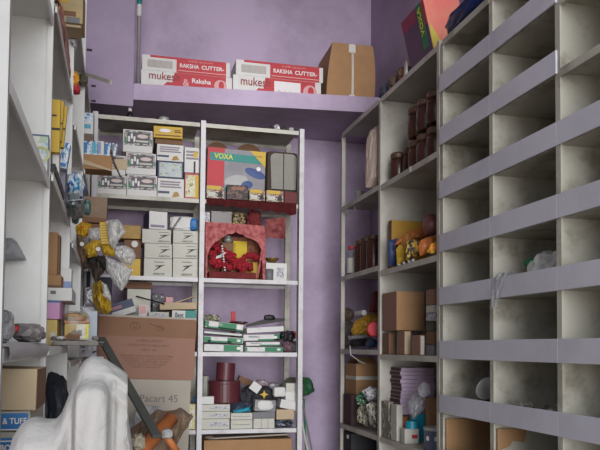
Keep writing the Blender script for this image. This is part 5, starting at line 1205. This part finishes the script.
# bubble wrap and the paper wrapped orange pipes on the crate
bag('bubble_wrap', 'silver bubble wrap bundle against the foot of the big carton', 'bubble wrap', (128, 406, 172, 440), 3.02, .1, foil, 211, 1.003, .12, 4)
def pipe(name, lab, P, m, r): return tag(link(name, tube(P, r, 14), m, smooth=True), lab, 'pipe')
p0, p1 = PY(134, 458, 2.5), PY(172, 418, 2.62)
pipe('orange_pipe', 'orange pipe end wrapped in brown paper behind the grey bar', [p0 + (p0 - p1) * .15, p0, p1], orange, .026)
p0, p1 = PY(181, 458, 2.52), PY(165, 434, 2.46)
pipe('orange_pipe', 'shorter orange pipe lying right of the grey bar', [p0, p1], orange, .012)
pillow('brown_paper', 'crumpled brown paper wrapped behind the orange pipe', 'wrapping paper', [(126, 470), (127, 432), (140, 422), (158, 409), (170, 411), (181, 408), (193, 416), (187, 428), (176, 444), (168, 470)], 2.74, .16, kraft, 212, .35)
bag('white_scrap', 'small white scrap caught at the foot of the grey bar', 'scrap', (162, 429, 173, 440), 2.43, .04, foil, 213, None, .35, 4)
bag('cream_scrap', 'cream paper ball under the bar beside the cloth', 'paper scrap', (132, 434, 146, 452), 2.42, .06, mat('cream_crumple', (170, 160, 140), .8, var=.15), 214, None, .3, 3)
# the grey bar leaning
p0, p1 = PY(101, 338, 3.0), PY(157, 437, 2.40)
d = (p1 - p0); L = d.length
M = Matrix.Translation(p0) @ d.to_track_quat('Z', 'Y').to_matrix().to_4x4()
bm = NB(); bx(bm, (-.016, -.006, 0), (.016, .006, L), .002)
o = tag(link('steel_bar', bm, bar_m), 'grey flat steel bar leaning diagonally before the big carton', 'bar'); o.matrix_world = M
link('end_face', B((-.0145, -.0045, -.0008), (.0145, .0045, .0004)), mat('pale_bar_end', (146, 148, 140), .5), o)

# ================================================================== the pale cloth in the foreground
YS = .885
prof = [(9, 470), (10, 450), (14, 436), (22, 424), (30, 418), (38, 416.5), (48, 418), (57, 417), (62, 411), (67, 399), (73, 384), (80, 367), (86, 359), (92, 356), (99, 357.5), (106, 360), (114, 365), (122, 370), (127.5, 374), (127, 382), (125.5, 392), (127, 408), (130, 428), (133, 450), (135, 470)]
prof3 = [PY(u, v, YS + .045) for u, v in prof]
# resample the outline by arc length
seg = [0]
for p, q in zip(prof3, prof3[1:]): seg.append(seg[-1] + (q - p).length)
N1, N2 = 130, 70
def samp(s):
    s *= seg[-1]
    for i in range(len(seg) - 1):
        if s <= seg[i + 1] + 1e-9:
            f = (s - seg[i]) / (seg[i + 1] - seg[i]); return prof3[i].lerp(prof3[i + 1], f)
    return prof3[-1]
def sst(a, b, x): t_ = max(0, min(1, (x - a) / (b - a))); return t_ * t_ * (3 - 2 * t_)
bm = NB(); grid = []
ZB0 = .03
kx0, kx1, kz = PY(73, 385, .88).x, PY(111, 385, .88).x, PY(93, 378, .88).z   # the rounded lump pushing out under the sheet
kc, kw = (kx0 + kx1) / 2, (kx1 - kx0) / 2
for i in range(N1 + 1):
    P = samp(i / N1); row = []
    for j in range(N2 + 1):
        tt_ = -1 + 2 * j / N2
        a = abs(tt_); g = math.copysign(1, tt_)
        hgt = P.z - ZB0
        if a < .5:
            ang = a / .5 * math.pi / 2; drop = .036 * (1 - math.cos(ang)); dy = .042 * math.sin(ang)
        else:
            f = (a - .5) / .5; drop = .036 + f ** 2.2 * (hgt - .036); dy = .042 + .03 * min(1, drop)
        z = P.z - drop; y = YS + .045 + g * dy; x = P.x
        fold = sst(.010, .07, drop)
        y += g * fold * (.008 * noise.noise(Vector((x * 20, z * 4.5, g * 3))) + .0027 * math.sin(x * 190 + 4 * noise.noise(Vector((x * 5, z * 5, 1)))))
        if g < 0:
            # lump: rounded top, steep left side, sharper crease on the right
            rx = (x - kc) / kw; top = kz - .020 * rx * rx * (rx * rx)
            lump = sst(top + .003, top - .015, z) * (1 - sst(.75, 1.08, abs(rx)))
            y -= .030 * lump
            y += .007 * math.exp(-((x - kx1 - .003) / .0027) ** 2) * sst(kz + .007, kz - .014, z)
            # left lobe lying lower and nearer
            lobe = (1 - sst(kx0 - .02, kx0 - .003, x)) * sst(.0, .034, drop); y -= .014 * lobe
        # creases at the right shoulder
        sh = sst(PY(106, 380, .9).x, PY(116, 380, .9).x, x)
        y += g * sh * .004 * math.sin((z * 1.0 + x * .6) * 280) * sst(.0, .014, drop) * (1 - sst(.04, .08, drop))
        z += noise.noise(Vector((x * 32, y * 32, z * 18))) * .0027 * (1 if drop < .1 else .2)
        row.append(bm.verts.new((x, y, max(z, ZB0 * .5))))
    grid.append(row)
for i in range(N1):
    for j in range(N2): bm.faces.new((grid[i][j], grid[i][j + 1], grid[i + 1][j + 1], grid[i + 1][j]))
for row, s in ((grid[0], -1), (grid[-1], 1)):
    low_ = [bm.verts.new((v.co.x, v.co.y, ZB0 * .5)) for k, v in enumerate(row)]
    for k in range(N2):
        bm.faces.new((row[k], row[k + 1], low_[k + 1], low_[k]) if s > 0 else (row[k + 1], row[k], low_[k], low_[k + 1]))
bmesh.ops.recalc_face_normals(bm, faces=bm.faces)
cl = tag(link('dust_sheet', bm, cloth, smooth=True), 'pale grey cotton dust sheet draped over a pile in the foreground', 'cloth')
# white bottle tip behind it
p = PY(100, 366, 2.3)
t = tag(link('white_bottle', lathe([(.0, -.25), (.022, -.25), (.022, -.02), (.012, .0), (.012, .02), (.0, .022)], 16), whitep, smooth=True), 'white bottle top peeping over the draped cloth', 'bottle'); t.location = (PY(99.5, 364, 2.16).x, 2.16, PY(99.5, 364, 2.16).z)
st_ = Bx('support_box', 'brown carton below the white bottle behind the cloth', 'carton', (88, 400, 118, 460), 2.09, .09, cardD, None); st_.o.name = 'brown_carton'; hh = t.location.z - .25 - .002; st_.o.location.z = 0; st_.o.scale = (1, 1, hh / st_.h)

# ------------------------------------------------------------------ light: an overcast day outside the open shop front
w = bpy.data.worlds.new('overcast_sky'); sc.world = w; w.use_nodes = True
nt = w.node_tree; bg = nt.nodes['Background']
tc = nt.nodes.new('ShaderNodeTexCoord'); sp = nt.nodes.new('ShaderNodeSeparateXYZ'); rp = nt.nodes.new('ShaderNodeValToRGB')
nt.links.new(tc.outputs['Generated'], sp.inputs[0])
mr = nt.nodes.new('ShaderNodeMapRange'); mr.inputs['From Min'].default_value = -1; mr.inputs['From Max'].default_value = 1
nt.links.new(sp.outputs['Z'], mr.inputs['Value']); nt.links.new(mr.outputs['Result'], rp.inputs['Fac'])
e = rp.color_ramp.elements
e[0].position = .40; e[0].color = (.62, .54, .46, 1)
e[1].position = .56; e[1].color = (.84, .93, 1.0, 1)
nt.links.new(rp.outputs['Color'], bg.inputs['Color']); bg.inputs['Strength'].default_value = .64
ld = bpy.data.lights.new('shopfront_portal', 'AREA'); ld.shape = 'RECTANGLE'; ld.size = XR - XL - .02; ld.size_y = ZC - .02
ld.cycles.is_portal = True
lo_ = bpy.data.objects.new('shopfront_portal', ld); COL.objects.link(lo_)
lo_.location = ((XL + XR) / 2, YF + .01, ZC / 2); lo_.rotation_euler = (R(90), 0, 0)
sd = bpy.data.lights.new('hazy_daylight', 'SUN'); sd.energy = 1.55; sd.angle = R(36); sd.color = (.96, .98, 1.0)
so = bpy.data.objects.new('hazy_daylight', sd); COL.objects.link(so); so.location = (0, -3, 4)
so.rotation_euler = Vector((.05, 1, -.06)).to_track_quat('-Z', 'Y').to_euler()   # low bright haze across the street, shining in through the shop front
sc.view_settings.view_transform = 'Standard'; sc.view_settings.look = 'None'; sc.view_settings.gamma = 1
sc.view_settings.use_curve_mapping = False
sc.view_settings.exposure = 1.05
sc.cycles.max_bounces = 8; sc.cycles.diffuse_bounces = 4; sc.cycles.transparent_max_bounces = 12
sc.cycles.use_denoising = True
